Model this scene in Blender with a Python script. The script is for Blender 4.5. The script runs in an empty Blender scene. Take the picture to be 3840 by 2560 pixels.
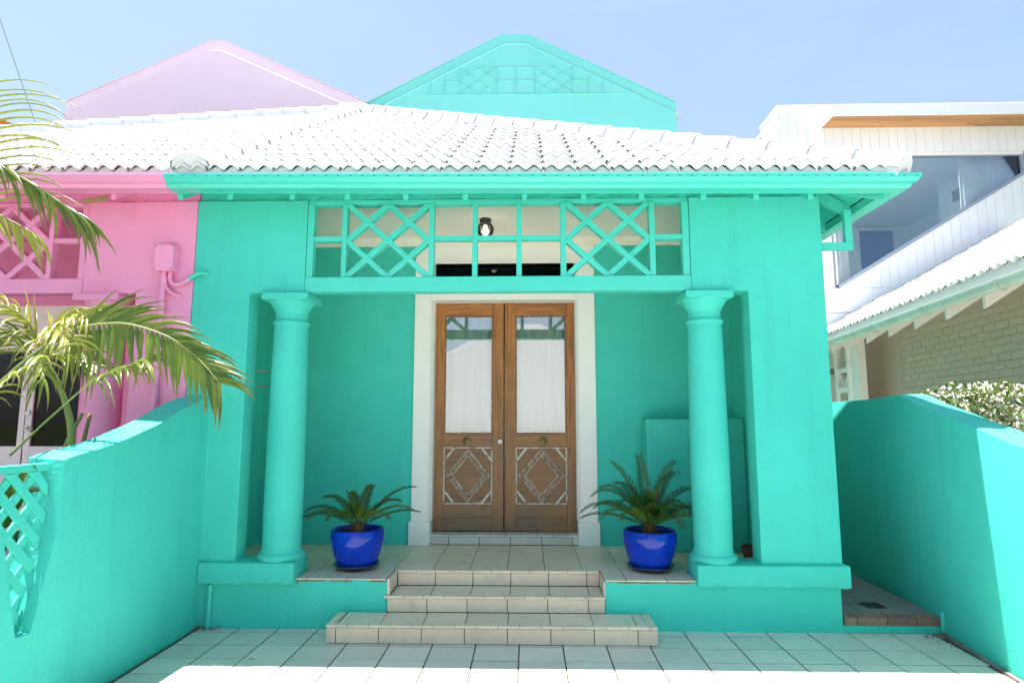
import bpy, bmesh, math, random
from mathutils import Vector, Matrix
R = math.radians
random.seed(7)
S = bpy.context.scene
COL = S.collection

# ------------------------------------------------------------------ camera
cd = bpy.data.cameras.new('camera'); cam = bpy.data.objects.new('camera', cd); COL.objects.link(cam)
cd.sensor_width = 36.0; cd.lens = 21.95; cd.clip_end = 2000; cd.clip_start = 0.05
cam.location = (0, 0, 1.6)
cam.rotation_euler = (R(90 + 7.312), 0, R(1.426))
S.camera = cam

# ------------------------------------------------------------------ sun and sky
SUNV = Vector((-0.208, 0.071, 1.0)).normalized()
sd = bpy.data.lights.new('sun', 'SUN'); sun = bpy.data.objects.new('sun', sd); COL.objects.link(sun)
sd.energy = 5.0; sd.angle = R(0.53); sd.color = (1.0, 0.955, 0.88)
sun.rotation_euler = SUNV.to_track_quat('Z', 'Y').to_euler()
W = bpy.data.worlds.new('World'); S.world = W; W.use_nodes = True
nt = W.node_tree; N = nt.nodes; L = nt.links
bg = N['Background']
sky = N.new('ShaderNodeTexSky'); sky.sky_type = 'NISHITA'; sky.sun_disc = False
sky.sun_elevation = math.asin(SUNV.z); sky.sun_rotation = math.atan2(SUNV.x, SUNV.y) % (2 * math.pi)
sky.air_density = 1.0; sky.dust_density = 1.5; sky.ozone_density = 1.5; sky.altitude = 0
# thin high cirrus veil over the whole dome
tc = N.new('ShaderNodeTexCoord'); mp = N.new('ShaderNodeMapping'); mp.inputs['Scale'].default_value = (1.0, 1.6, 3.2)
ns = N.new('ShaderNodeTexNoise'); ns.inputs['Scale'].default_value = 1.7; ns.inputs['Detail'].default_value = 8; ns.inputs['Roughness'].default_value = .58
ns.inputs['Distortion'].default_value = .6
cr = N.new('ShaderNodeMapRange'); cr.inputs[1].default_value = .42; cr.inputs[2].default_value = .80
cr.inputs[3].default_value = .22; cr.inputs[4].default_value = .85
mx = N.new('ShaderNodeMixRGB'); mx.inputs[2].default_value = (2.30, 2.92, 3.50, 1)
L.new(tc.outputs['Generated'], mp.inputs[0]); L.new(mp.outputs[0], ns.inputs[0]); L.new(ns.outputs[0], cr.inputs[0])
L.new(cr.outputs[0], mx.inputs[0]); L.new(sky.outputs[0], mx.inputs[1]); L.new(mx.outputs[0], bg.inputs[0])
bg.inputs[1].default_value = 0.089
S.view_settings.view_transform = 'Standard'; S.view_settings.look = 'None'
S.view_settings.gamma = 1.0; S.view_settings.exposure = 1.63; S.view_settings.use_curve_mapping = False
S.render.engine = 'CYCLES'
S.cycles.max_bounces = 12; S.cycles.diffuse_bounces = 9; S.cycles.glossy_bounces = 3; S.cycles.transparent_max_bounces = 12
S.cycles.use_denoising = True; S.cycles.sample_clamp_indirect = 8

# ------------------------------------------------------------------ materials
def mat(name, base, rough=.6, var=.06, scale=3.0, bump=.0, bscale=60, dirt=0, dirtcol=None, dscale=1.6, metal=0, coat=0, spec=.5, rnd=0, stretch=None, dlo=.58, dhi=.74, streak=0):
    m = bpy.data.materials.new(name); m.use_nodes = True
    t = m.node_tree; n = t.nodes; l = t.links; p = n['Principled BSDF']
    p.inputs['Roughness'].default_value = rough; p.inputs['Metallic'].default_value = metal
    p.inputs['Specular IOR Level'].default_value = spec
    if coat: p.inputs['Coat Weight'].default_value = coat; p.inputs['Coat Roughness'].default_value = .05
    g = n.new('ShaderNodeNewGeometry'); mpn = n.new('ShaderNodeMapping')
    l.new(g.outputs['Position'], mpn.inputs[0])
    if stretch: mpn.inputs['Scale'].default_value = stretch
    a = n.new('ShaderNodeTexNoise'); a.inputs['Scale'].default_value = scale; a.inputs['Detail'].default_value = 6; a.inputs['Roughness'].default_value = .65
    l.new(mpn.outputs[0], a.inputs[0])
    mr = n.new('ShaderNodeMapRange'); mr.inputs[1].default_value = .25; mr.inputs[2].default_value = .75
    mr.inputs[3].default_value = 1 - var; mr.inputs[4].default_value = 1 + var
    l.new(a.outputs[0], mr.inputs[0])
    fac = mr.outputs[0]
    if rnd:
        oi = n.new('ShaderNodeObjectInfo'); m2 = n.new('ShaderNodeMapRange'); m2.inputs[3].default_value = 1 - rnd; m2.inputs[4].default_value = 1 + rnd
        l.new(oi.outputs['Random'], m2.inputs[0]); mm = n.new('ShaderNodeMath'); mm.operation = 'MULTIPLY'
        l.new(fac, mm.inputs[0]); l.new(m2.outputs[0], mm.inputs[1]); fac = mm.outputs[0]
    mul = n.new('ShaderNodeVectorMath'); mul.operation = 'SCALE'; mul.inputs[0].default_value = base[:3]
    l.new(fac, mul.inputs['Scale']); out = mul.outputs[0]
    if dirt:
        d = n.new('ShaderNodeTexNoise'); d.inputs['Scale'].default_value = dscale; d.inputs['Detail'].default_value = 9; d.inputs['Roughness'].default_value = .72
        l.new(g.outputs['Position'], d.inputs[0])
        dr = n.new('ShaderNodeMapRange'); dr.inputs[1].default_value = dlo; dr.inputs[2].default_value = dhi; dr.inputs[4].default_value = dirt
        l.new(d.outputs[0], dr.inputs[0]); mi = n.new('ShaderNodeMixRGB'); mi.inputs[2].default_value = (*dirtcol, 1)
        l.new(dr.outputs[0], mi.inputs[0]); l.new(out, mi.inputs[1]); out = mi.outputs[0]
    if streak:
        sm = n.new('ShaderNodeMapping'); sm.inputs['Scale'].default_value = (9, 9, .55); l.new(g.outputs['Position'], sm.inputs[0])
        sn = n.new('ShaderNodeTexNoise'); sn.inputs['Scale'].default_value = 1.0; sn.inputs['Detail'].default_value = 7; sn.inputs['Roughness'].default_value = .7; l.new(sm.outputs[0], sn.inputs[0])
        sr = n.new('ShaderNodeMapRange'); sr.inputs[1].default_value = .54; sr.inputs[2].default_value = .78; sr.inputs[4].default_value = streak; l.new(sn.outputs[0], sr.inputs[0])
        si = n.new('ShaderNodeMixRGB'); si.inputs[2].default_value = (base[0] * .8, base[1] * .68, base[2] * .66, 1); l.new(sr.outputs[0], si.inputs[0]); l.new(out, si.inputs[1]); out = si.outputs[0]
        # fine hairline crazing, pale chips
        vo = n.new('ShaderNodeTexVoronoi'); vo.feature = 'DISTANCE_TO_EDGE'; vo.inputs['Scale'].default_value = 1.1
        wn = n.new('ShaderNodeTexNoise'); wn.inputs['Scale'].default_value = 3; wn.inputs['Detail'].default_value = 6; l.new(g.outputs['Position'], wn.inputs[0])
        wa = n.new('ShaderNodeMixRGB'); wa.inputs[0].default_value = .35; l.new(g.outputs['Position'], wa.inputs[1]); l.new(wn.outputs['Color'], wa.inputs[2]); l.new(wa.outputs[0], vo.inputs['Vector'])
        vr = n.new('ShaderNodeMapRange'); vr.inputs[1].default_value = .0015; vr.inputs[2].default_value = .004; vr.inputs[3].default_value = .35; vr.inputs[4].default_value = 0; l.new(vo.outputs['Distance'], vr.inputs[0])
        vm = n.new('ShaderNodeMath'); vm.operation = 'MULTIPLY'; l.new(vr.outputs[0], vm.inputs[0]); l.new(sr.outputs[0], vm.inputs[1])
        vx_ = n.new('ShaderNodeMath'); vx_.operation = 'MULTIPLY'; vx_.inputs[1].default_value = 4.0; vx_.use_clamp = True; l.new(vm.outputs[0], vx_.inputs[0])
        ci = n.new('ShaderNodeMixRGB'); ci.inputs[2].default_value = (base[0] * .5, base[1] * .4, base[2] * .4, 1); l.new(vx_.outputs[0], ci.inputs[0]); l.new(out, ci.inputs[1]); out = ci.outputs[0]
    l.new(out, p.inputs['Base Color'])
    if bump:
        b = n.new('ShaderNodeTexNoise'); b.inputs['Scale'].default_value = bscale; b.inputs['Detail'].default_value = 4
        l.new(mpn.outputs[0] if stretch else g.outputs['Position'], b.inputs[0])
        bn = n.new('ShaderNodeBump'); bn.inputs['Strength'].default_value = bump; bn.inputs['Distance'].default_value = .01
        l.new(b.outputs[0], bn.inputs['Height']); l.new(bn.outputs[0], p.inputs['Normal'])
    return m

TQ = (0.064, 0.58, 0.485); PK = (0.86, 0.32, 0.56)
M = {}
M['turq'] = mat('turquoise render paint', TQ, .74, .06, 2.2, .32, 55, .22, (.07, .50, .40), 1.4, spec=.3, streak=.35)
M['turq_wood'] = mat('turquoise gloss timber paint', TQ, .5, .06, 3, .12, 40, .15, (.09, .45, .38), 5, stretch=(1, 1, 1))
M['turq_metal'] = mat('turquoise gutter enamel', TQ, .33, .03, 2, 0)
M['turq_hazed'] = mat('turquoise paint paled by haze', (0.20, 0.66, 0.61), .75, .04, .8, .10, 50)  # house turquoise made paler, haze and overexposure put into the gable colour
M['pink'] = mat('pink render paint', PK, .74, .05, 2.2, .3, 55, streak=.3)
M['pink_wood'] = mat('pink timber paint', PK, .5, .05, 3, .1, 40)
M['pink_metal'] = mat('pink gutter enamel', PK, .33, .03, 2)
M['pink_gable'] = mat('lilac pink gable paint', (.95, .74, .88), .75, .03, .8, .1, 50)
M['orange'] = mat('orange gable paint', (.85, .25, .03), .7, .05, 2, .1, 40)
M['white'] = mat('white painted timber', (.93, .87, .84), .45, .03, 4, .05, 50)
M['cornice'] = mat('off white ceiling paint', (.92, .82, .73), .8, .03, 2)
M['roof'] = mat('white painted concrete tile', (.66, .66, .67), .55, .05, 9, .25, 90, .30, (.44, .43, .42), 7, rnd=.05, dlo=.60, dhi=.80)
M['sarking'] = mat('dark sarking', (.035, .033, .032), .9)
M['tile'] = mat('cream floor tile', (.66, .61, .55), .38, .08, 7, .06, 60, .35, (.40, .37, .33), 3.5, rnd=.07)
M['tile_step'] = mat('beige step tile', (.78, .575, .455), .4, .12, 5, .06, 60, .6, (.36, .27, .21), 5, rnd=.06, dlo=.52, dhi=.72)
M['tile_porch'] = mat('buff porch tile', (.74, .60, .475), .4, .10, 5, .06, 60, .45, (.40, .33, .26), 4, rnd=.07)
M['grout'] = mat('dark grout', (.085, .072, .06), .95, .35, 12, dirt=.6, dirtcol=(.20, .17, .14), dscale=5)
M['concrete'] = mat('pale concrete paving', (.62, .60, .55), .85, .12, 2, .2, 30)
M['asphalt'] = mat('asphalt', (.20, .195, .19), .9, .15, 12, .3, 80)
M['side_concrete'] = mat('stained side path concrete', (.24, .21, .19), .85, .25, 5, .25, 40)
M['brick'] = mat('red brown paver', (.30, .155, .11), .85, .2, 12, .4, 60, rnd=.18)
M['soil'] = mat('dark potting soil', (.035, .022, .014), .95, .4, 40, .8, 60)
M['pot'] = mat('cobalt blue glaze', (.003, .034, .44), .08, .22, 6, .02, 30, spec=.35, dirt=.4, dirtcol=(.01, .05, .26), dscale=4)
M['saucer'] = mat('dark navy glaze', (.015, .02, .06), .2, .3, 8, .05, 40, coat=.4)
M['terracotta'] = mat('terracotta', (.24, .085, .04), .8, .15, 8)
M['brass'] = mat('aged brass', (.22, .16, .07), .42, .25, 30, metal=.9)
M['steel'] = mat('brushed steel', (.55, .55, .54), .3, .05, 20, metal=1)
M['enamel'] = mat('white enamel', (.8, .8, .8), .25, .02)
M['black'] = mat('black fitting', (.02, .02, .02), .5)
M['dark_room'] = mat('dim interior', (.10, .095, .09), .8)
M['room'] = mat('white interior', (.74, .77, .80), .8, .02)
M['blue_door'] = mat('blue interior door', (.02, .17, .40), .5, .05)
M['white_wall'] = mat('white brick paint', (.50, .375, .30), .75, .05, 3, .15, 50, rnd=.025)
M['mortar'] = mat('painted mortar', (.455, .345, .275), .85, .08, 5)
M['board'] = mat('white cladding board', (.88, .88, .88), .5, .02, 4, rnd=.02)
M['gap'] = mat('grey joint', (.30, .31, .33), .8)
M['alu'] = mat('grey window aluminium', (.34, .38, .46), .4, .03, 5, metal=.3)
M['wood_soffit'] = mat('oiled cedar soffit', (.50, .235, .085), .5, .30, 3, .15, 30, rnd=.22, stretch=(.6, 14, 14))
M['stem'] = mat('palm stem', (.22, .26, .07), .5, .2, 8)
M['twig'] = mat('dry twig', (.20, .12, .06), .8, .3, 20)
M['cyc_base'] = mat('cycad leaf bases', (.13, .055, .025), .85, .4, 60)
M['leaf_dry'] = mat('dry leaf', (.22, .13, .06), .7, .3, 40)
M['copper'] = mat('verdigris gutter', (.50, .56, .50), .55, .2, 4, .1, 30, .5, (.30, .28, .24), 6)
M['cable'] = mat('black cable', (.06, .06, .065), .7)
M['shrub_green'] = mat('garden tree leaves', (.06, .11, .03), .6, .4, 2)
M['curtain'] = mat('white net curtain', (.93, .91, .88), .9, .05, 3)

def glass(name, tint=(1, 1, 1), refl=1.0, base=.06):
    m = bpy.data.materials.new(name); m.use_nodes = True; t = m.node_tree; n = t.nodes; l = t.links
    n.remove(n['Principled BSDF'])
    tr = n.new('ShaderNodeBsdfTransparent'); tr.inputs[0].default_value = (*tint, 1)
    gl = n.new('ShaderNodeBsdfGlossy'); gl.inputs['Roughness'].default_value = .01
    fr = n.new('ShaderNodeFresnel'); fr.inputs[0].default_value = 1.5
    ma = n.new('ShaderNodeMath'); ma.operation = 'MULTIPLY_ADD'; ma.inputs[1].default_value = refl; ma.inputs[2].default_value = base
    mi = n.new('ShaderNodeMixShader'); l.new(fr.outputs[0], ma.inputs[0]); l.new(ma.outputs[0], mi.inputs[0])
    l.new(tr.outputs[0], mi.inputs[1]); l.new(gl.outputs[0], mi.inputs[2]); l.new(mi.outputs[0], n['Material Output'].inputs[0])
    return m
M['glass'] = glass('door pane glass', (.95, .96, .95), 1.0, .30)
M['glass2'] = glass('window glass', (.90, .95, .98), 1.0, .04)
M['glass_dark'] = glass('dark pane glass', (.16, .15, .15), .8, .0)
M['globe'] = glass('smoked globe glass', (.80, .74, .66), 1.0, .03)
def emis(name, c, s):
    m = bpy.data.materials.new(name); m.use_nodes = True; p = m.node_tree.nodes['Principled BSDF']
    p.inputs['Base Color'].default_value = (.8, .8, .8, 1); p.inputs['Emission Color'].default_value = (*c, 1); p.inputs['Emission Strength'].default_value = s
    return m
M['bulb'] = emis('lit lamp bulb', (1, .97, .92), 2.2)

def wood(name, vert=True, pale=1.0):
    m = bpy.data.materials.new(name); m.use_nodes = True; t = m.node_tree; n = t.nodes; l = t.links; p = n['Principled BSDF']
    g = n.new('ShaderNodeNewGeometry'); mpn = n.new('ShaderNodeMapping'); l.new(g.outputs['Position'], mpn.inputs[0])
    mpn.inputs['Scale'].default_value = (22, 22, 1.3) if vert else (1.3, 22, 22)
    oi = n.new('ShaderNodeObjectInfo'); ad = n.new('ShaderNodeVectorMath'); ad.operation = 'ADD'
    sc = n.new('ShaderNodeVectorMath'); sc.operation = 'SCALE'; sc.inputs[0].default_value = (37, 11, 23); l.new(oi.outputs['Random'], sc.inputs['Scale'])
    l.new(mpn.outputs[0], ad.inputs[0]); l.new(sc.outputs[0], ad.inputs[1])
    a = n.new('ShaderNodeTexNoise'); a.inputs['Scale'].default_value = 1.6; a.inputs['Detail'].default_value = 7; a.inputs['Roughness'].default_value = .6; a.inputs['Distortion'].default_value = 1.2
    l.new(ad.outputs[0], a.inputs[0])
    w = n.new('ShaderNodeTexNoise'); w.inputs['Scale'].default_value = 6; w.inputs['Detail'].default_value = 3; l.new(ad.outputs[0], w.inputs[0])
    cr = n.new('ShaderNodeValToRGB'); e = cr.color_ramp.elements
    e[0].position = .30; e[0].color = (.17 * pale, .066 * pale, .020 * pale, 1); e[1].position = .70; e[1].color = (.54 * pale, .215 * pale, .055 * pale, 1)
    x = cr.color_ramp.elements.new(.5); x.color = (.42 * pale, .155 * pale, .038 * pale, 1)
    l.new(a.outputs[0], cr.inputs[0])
    # weathering: greyer and darker near the foot of the door, blotches
    sep = n.new('ShaderNodeSeparateXYZ'); l.new(g.outputs['Position'], sep.inputs[0])
    hz = n.new('ShaderNodeMapRange'); hz.inputs[1].default_value = .45; hz.inputs[2].default_value = 2.3; hz.inputs[3].default_value = 1.4; hz.inputs[4].default_value = 0
    l.new(sep.outputs[2], hz.inputs[0])
    b2 = n.new('ShaderNodeTexNoise'); b2.inputs['Scale'].default_value = 3.2; b2.inputs['Detail'].default_value = 6; l.new(g.outputs['Position'], b2.inputs[0])
    ml = n.new('ShaderNodeMath'); ml.operation = 'MULTIPLY'; l.new(hz.outputs[0], ml.inputs[0]); l.new(b2.outputs[0], ml.inputs[1])
    mi = n.new('ShaderNodeMixRGB'); mi.inputs[2].default_value = (.165, .105, .07, 1); l.new(ml.outputs[0], mi.inputs[0]); l.new(cr.outputs[0], mi.inputs[1])
    # specks of old white paint
    s = n.new('ShaderNodeTexNoise'); s.inputs['Scale'].default_value = 26; s.inputs['Detail'].default_value = 4; l.new(g.outputs['Position'], s.inputs[0])
    s2 = n.new('ShaderNodeMapRange'); s2.inputs[1].default_value = .735; s2.inputs[2].default_value = .76; s2.inputs[4].default_value = .8; l.new(s.outputs[0], s2.inputs[0])
    m2 = n.new('ShaderNodeMixRGB'); m2.inputs[2].default_value = (.62, .58, .52, 1); l.new(s2.outputs[0], m2.inputs[0]); l.new(mi.outputs[0], m2.inputs[1])
    l.new(m2.outputs[0], p.inputs['Base Color']); p.inputs['Roughness'].default_value = .5
    bn = n.new('ShaderNodeBump'); bn.inputs['Strength'].default_value = .25; bn.inputs['Distance'].default_value = .004
    l.new(w.outputs[0], bn.inputs['Height']); l.new(bn.outputs[0], p.inputs['Normal'])
    return m
M['door_v'] = wood('weathered door timber upright', True); M['door_h'] = wood('weathered door timber cross grain', False); M['door_p'] = wood('weathered door panel', False, .75)
M['bead'] = mat('brown bead with worn white edge', (.24, .105, .04), .6, .3, 30, .3, 80, .8, (.66, .62, .56), 40, dlo=.54, dhi=.64)
M['moulding'] = mat('timber with flaked white paint', (.17, .08, .038), .6, .3, 30, .3, 80, .95, (.70, .67, .61), 20, dlo=.36, dhi=.50)

def leafmat(name, c1, c2, tip, trans=.45, gloss=.35):
    m = bpy.data.materials.new(name); m.use_nodes = True; t = m.node_tree; n = t.nodes; l = t.links; p = n['Principled BSDF']
    at = n.new('ShaderNodeAttribute'); at.attribute_name = 'along'
    oi = n.new('ShaderNodeObjectInfo'); mi0 = n.new('ShaderNodeMixRGB'); mi0.inputs[1].default_value = (*c1, 1); mi0.inputs[2].default_value = (*c2, 1)
    g = n.new('ShaderNodeNewGeometry'); ns = n.new('ShaderNodeTexNoise'); ns.inputs['Scale'].default_value = 9; l.new(g.outputs['Position'], ns.inputs[0])
    ad = n.new('ShaderNodeMath'); ad.operation = 'ADD'; l.new(oi.outputs['Random'], ad.inputs[0]); l.new(ns.outputs[0], ad.inputs[1])
    sb = n.new('ShaderNodeMath'); sb.operation = 'MULTIPLY_ADD'; sb.inputs[1].default_value = .8; sb.inputs[2].default_value = -.3; sb.use_clamp = True; l.new(ad.outputs[0], sb.inputs[0])
    l.new(sb.outputs[0], mi0.inputs[0])
    mr = n.new('ShaderNodeMapRange'); mr.inputs[1].default_value = .62; mr.inputs[2].default_value = .98
    n2 = n.new('ShaderNodeMath'); n2.operation = 'MULTIPLY_ADD'; n2.inputs[1].default_value = .5; n2.inputs[2].default_value = -.25; l.new(ns.outputs[0], n2.inputs[0])
    a2 = n.new('ShaderNodeMath'); a2.operation = 'ADD'; l.new(at.outputs['Fac'], a2.inputs[0]); l.new(n2.outputs[0], a2.inputs[1]); l.new(a2.outputs[0], mr.inputs[0])
    mi = n.new('ShaderNodeMixRGB'); mi.inputs[2].default_value = (*tip, 1); l.new(mr.outputs[0], mi.inputs[0]); l.new(mi0.outputs[0], mi.inputs[1])
    l.new(mi.outputs[0], p.inputs['Base Color']); p.inputs['Roughness'].default_value = gloss
    tl = n.new('ShaderNodeBsdfTranslucent'); sc = n.new('ShaderNodeMixRGB'); sc.blend_type = 'MULTIPLY'; sc.inputs[0].default_value = 1; sc.inputs[2].default_value = (1.5, 1.5, .6, 1)
    l.new(mi.outputs[0], sc.inputs[1]); l.new(sc.outputs[0], tl.inputs[0])
    ms = n.new('ShaderNodeMixShader'); ms.inputs[0].default_value = trans; l.new(p.outputs[0], ms.inputs[1]); l.new(tl.outputs[0], ms.inputs[2])
    l.new(ms.outputs[0], n['Material Output'].inputs[0])
    return m
M['palm'] = leafmat('palm leaflet', (.07, .135, .025), (.27, .32, .055), (.28, .18, .10), .45, .30)
M['palm_y'] = leafmat('yellowing palm leaflet', (.26, .31, .045), (.38, .37, .07), (.27, .18, .10), .4, .35)
M['cycad'] = leafmat('cycad leaflet', (.020, .075, .015), (.095, .15, .025), (.09, .10, .02), .2, .35)
M['jas_leaf'] = leafmat('jasmine leaf', (.06, .11, .025), (.15, .20, .05), (.13, .07, .03), .3, .35)
M['petal'] = mat('white jasmine petal', (.78, .74, .66), .6, .08, 20)
M['grass'] = mat('lawn', (.07, .10, .03), .9, .3, 4)

# ------------------------------------------------------------------ mesh helpers
WM = {}
def link(name, me, parent=None, mtx=None):
    o = bpy.data.objects.new(name, me); COL.objects.link(o)
    mtx = mtx or Matrix()
    if parent is not None:
        o.parent = parent; o.matrix_parent_inverse = WM[parent].inverted()
    o.matrix_basis = mtx; WM[o] = mtx
    return o
def tag(o, label=None, cat=None, group=None, kind=None):
    if label: o['label'] = label
    if cat: o['category'] = cat
    if group: o['group'] = group
    if kind: o['kind'] = kind
    return o
def thing(name, loc, label, cat, group=None):
    return tag(link(name, None, None, Matrix.Translation(loc)), label, cat, group)
def mesh(bm, m, bevel=0, smooth=False, seg=2, angle=35):
    if bevel:
        bm.normal_update()
        es = [e for e in bm.edges if len(e.link_faces) == 2 and e.calc_face_angle(0) > R(angle)]
        bmesh.ops.bevel(bm, geom=es, offset=bevel, segments=seg, affect='EDGES', profile=.6)
    bmesh.ops.recalc_face_normals(bm, faces=bm.faces)
    me = bpy.data.meshes.new('m'); bm.to_mesh(me); bm.free()
    for mm in (m if isinstance(m, (list, tuple)) else [m]): me.materials.append(mm)
    if smooth:
        for p in me.polygons: p.use_smooth = True
        if smooth != 'all':
            me.set_sharp_from_angle(angle=R(40))
    return me
def obj(name, bm, m, parent=None, bevel=0, smooth=False, **k):
    me = mesh(bm, m, bevel, smooth, **k); me.name = name
    return link(name, me, parent)
def B(): return bmesh.new()
def box(bm, x0, x1, y0, y1, z0, z1):
    v = [bm.verts.new((x, y, z)) for z in (z0, z1) for y in (y0, y1) for x in (x0, x1)]
    for f in ((0, 2, 3, 1), (4, 5, 7, 6), (0, 1, 5, 4), (2, 6, 7, 3), (0, 4, 6, 2), (1, 3, 7, 5)): bm.faces.new([v[i] for i in f])
    return bm
def prism(bm, pts, axis, a0, a1):
    def P(p, a):
        return {'y': (p[0], a, p[1]), 'x': (a, p[0], p[1]), 'z': (p[0], p[1], a)}[axis]
    A = [bm.verts.new(P(p, a0)) for p in pts]; Bv = [bm.verts.new(P(p, a1)) for p in pts]; n = len(pts)
    bm.faces.new(A); bm.faces.new(Bv[::-1])
    for i in range(n): bm.faces.new([A[i], Bv[i], Bv[(i + 1) % n], A[(i + 1) % n]])
    return bm
def lathe(bm, prof, cx, cy, n=40, cap=True):
    rings = [[bm.verts.new((cx + r * math.cos(2 * math.pi * i / n), cy + r * math.sin(2 * math.pi * i / n), z)) for i in range(n)] for r, z in prof]
    for a, b in zip(rings, rings[1:]):
        for i in range(n): bm.faces.new([a[i], a[(i + 1) % n], b[(i + 1) % n], b[i]])
    if cap:
        bm.faces.new(rings[0][::-1]); bm.faces.new(rings[-1])
    return bm
def tube(bm, pts, r, n=8, cap=True):
    pts = [Vector(p) for p in pts]; rings = []; up = Vector((0.31, .17, .93))
    for i, p in enumerate(pts):
        d = (pts[min(i + 1, len(pts) - 1)] - pts[max(i - 1, 0)]).normalized()
        a = d.cross(up)
        if a.length < .05: a = d.cross(Vector((1, 0, 0)))
        a.normalize(); b = d.cross(a); rr = r(i / (len(pts) - 1)) if callable(r) else r
        rings.append([bm.verts.new(p + (a * math.cos(2 * math.pi * k / n) + b * math.sin(2 * math.pi * k / n)) * rr) for k in range(n)])
    for q, w in zip(rings, rings[1:]):
        for k in range(n): bm.faces.new([q[k], q[(k + 1) % n], w[(k + 1) % n], w[k]])
    if cap: bm.faces.new(rings[0][::-1]); bm.faces.new(rings[-1])
    return bm
def bez(pts, n=12):
    P = [Vector(p) for p in pts]; out = []
    Q = [P[0] * 2 - P[1]] + P + [P[-1] * 2 - P[-2]]
    for i in range(1, len(Q) - 2):
        for k in range(n):
            t = k / n; a, b, c, d = Q[i - 1:i + 3]
            out.append(.5 * ((2 * b) + (c - a) * t + (2 * a - 5 * b + 4 * c - d) * t * t + (3 * b - a - 3 * c + d) * t ** 3))
    out.append(P[-1]); return out
def bar(bm, p, q, w, y0, y1):           # flat bar in a plane y, from p=(x,z) to q, width w
    p, q = Vector(p), Vector(q); d = (q - p).normalized(); n = Vector((-d.y, d.x)) * w / 2
    return prism(bm, [tuple(p - n), tuple(q - n), tuple(q + n), tuple(p + n)], 'y', y0, y1)

# ------------------------------------------------------------------ ground, paving, street
PL = -2.81                                 # the party line between the pink and the turquoise house
def sheet(name, x0, x1, y0, y1, z, m, t=.3):
    return tag(obj(name, box(B(), x0, x1, y0, y1, z - t, z), M[m]), kind='structure')
sheet('ground', -400, 400, -400, 400, -.35, 'grass', .5)
terrace = sheet('terrace', -2.63, 3.2, -2.2, 5.14, -.0022, 'grout', .25)
tm = mesh(box(B(), -.15175, .15175, -.1285, .1285, -.02, 0), M['tile'], .0012, seg=1)
def clip_to_wall(x0, x1, y): return x1 < 3.02 + (y - 4.2) * .105
n = 0
xs = [-.066 + .3135 * k for k in range(-9, 11)]; ys = [4.185 + .266 * k for k in range(-6, 4)]
for y in ys:
    for x in xs:
        x0, x1, y0, y1 = x + .005, x + .3085, y + .0045, min(y + .2615, 5.076)
        xr = 3.03 + (y - 4.2) * .105
        x0 = max(x0, -2.598); x1 = min(x1, xr)
        if x1 - x0 < .03: continue
        dz = random.uniform(-.0012, .0012)
        if abs(x1 - x0 - .3035) < 1e-3 and abs(y1 - y0 - .257) < 1e-3:
            link('floor_tile', tm, terrace, Matrix.Translation(((x0 + x1) / 2, (y0 + y1) / 2, dz)))
        else:
            obj('floor_tile', box(B(), x0, x1, y0, y1, -.02, dz), M['tile'], terrace, .0012, seg=1)
bm = B()
for k in range(-24, -6):
    for x in xs: box(bm, max(x + .0035, -2.598), min(x + .31, 2.55), 4.185 + .266 * k + .0035, 4.185 + .266 * k + .2625, -.02, 0)
tag(obj('floor_tiling', bm, M['tile'], terrace), kind='stuff')
sheet('pavement', -40, 40, -5.2, -2.2, -.02, 'concrete')
bm = box(B(), -40, 40, -5.35, -5.2, -.4, -.02); tag(obj('kerb', bm, M['concrete'], None, .01), kind='structure')
sheet('road', -40, 40, -12, -5.35, -.15, 'asphalt', .2)
sheet('far_pavement', -40, 40, -15, -12, -.03, 'concrete')
sheet('pink_garden_bed', -9, -2.83, 1.0, 5.05, .05, 'soil')
sheet('pink_forecourt', -9, -2.83, -2.2, 1.0, -.01, 'concrete')
sheet('neighbour_yard', 3.25, 12, -2.2, 12, .02, 'concrete')

# ------------------------------------------------------------------ roof tiles
TW, TL = .262, .335
def tile_h(u, w=TW): return .021 * (1 - math.cos(4 * math.pi * u / w)) * .95
def tile_bm(w=TW, l=TL + .05, n=16, seed=0):
    bm = B(); g = .004; top = []; bot = []; up = []
    for i in range(n + 1):
        u = g + (w - 2 * g) * i / n
        h = tile_h(w * i / n)
        if i == 0: h = .010                      # raised side lip of the interlock
        top.append((u, 0, h + .033)); up.append((u, l, h + .006)); bot.append((u, .004, h + .012))
    V = [[bm.verts.new(p) for p in r] for r in (top, up, bot)]
    for i in range(n):
        bm.faces.new([V[0][i], V[0][i + 1], V[1][i + 1], V[1][i]])
        bm.faces.new([V[2][i], V[2][i + 1], V[0][i + 1], V[0][i]])
    bm.faces.new([V[0][0], V[1][0], V[2][0]]); bm.faces.new([V[0][-1], V[2][-1], V[1][-1]])
    # dark-coloured plug at every tile's lower left: shade of the interlock slot painted in
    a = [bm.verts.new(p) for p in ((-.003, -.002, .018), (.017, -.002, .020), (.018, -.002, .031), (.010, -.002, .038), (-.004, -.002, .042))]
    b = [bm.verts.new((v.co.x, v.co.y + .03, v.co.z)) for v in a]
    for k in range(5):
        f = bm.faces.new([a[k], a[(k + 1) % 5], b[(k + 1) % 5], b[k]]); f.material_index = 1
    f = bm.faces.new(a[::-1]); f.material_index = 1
    return bm
TMATS = [M['roof'], mat('tile slot shade colour', (.10, .095, .09), .9)]
TM = mesh(tile_bm(), TMATS, smooth=True); TM.name = 'roof_tile'
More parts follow.
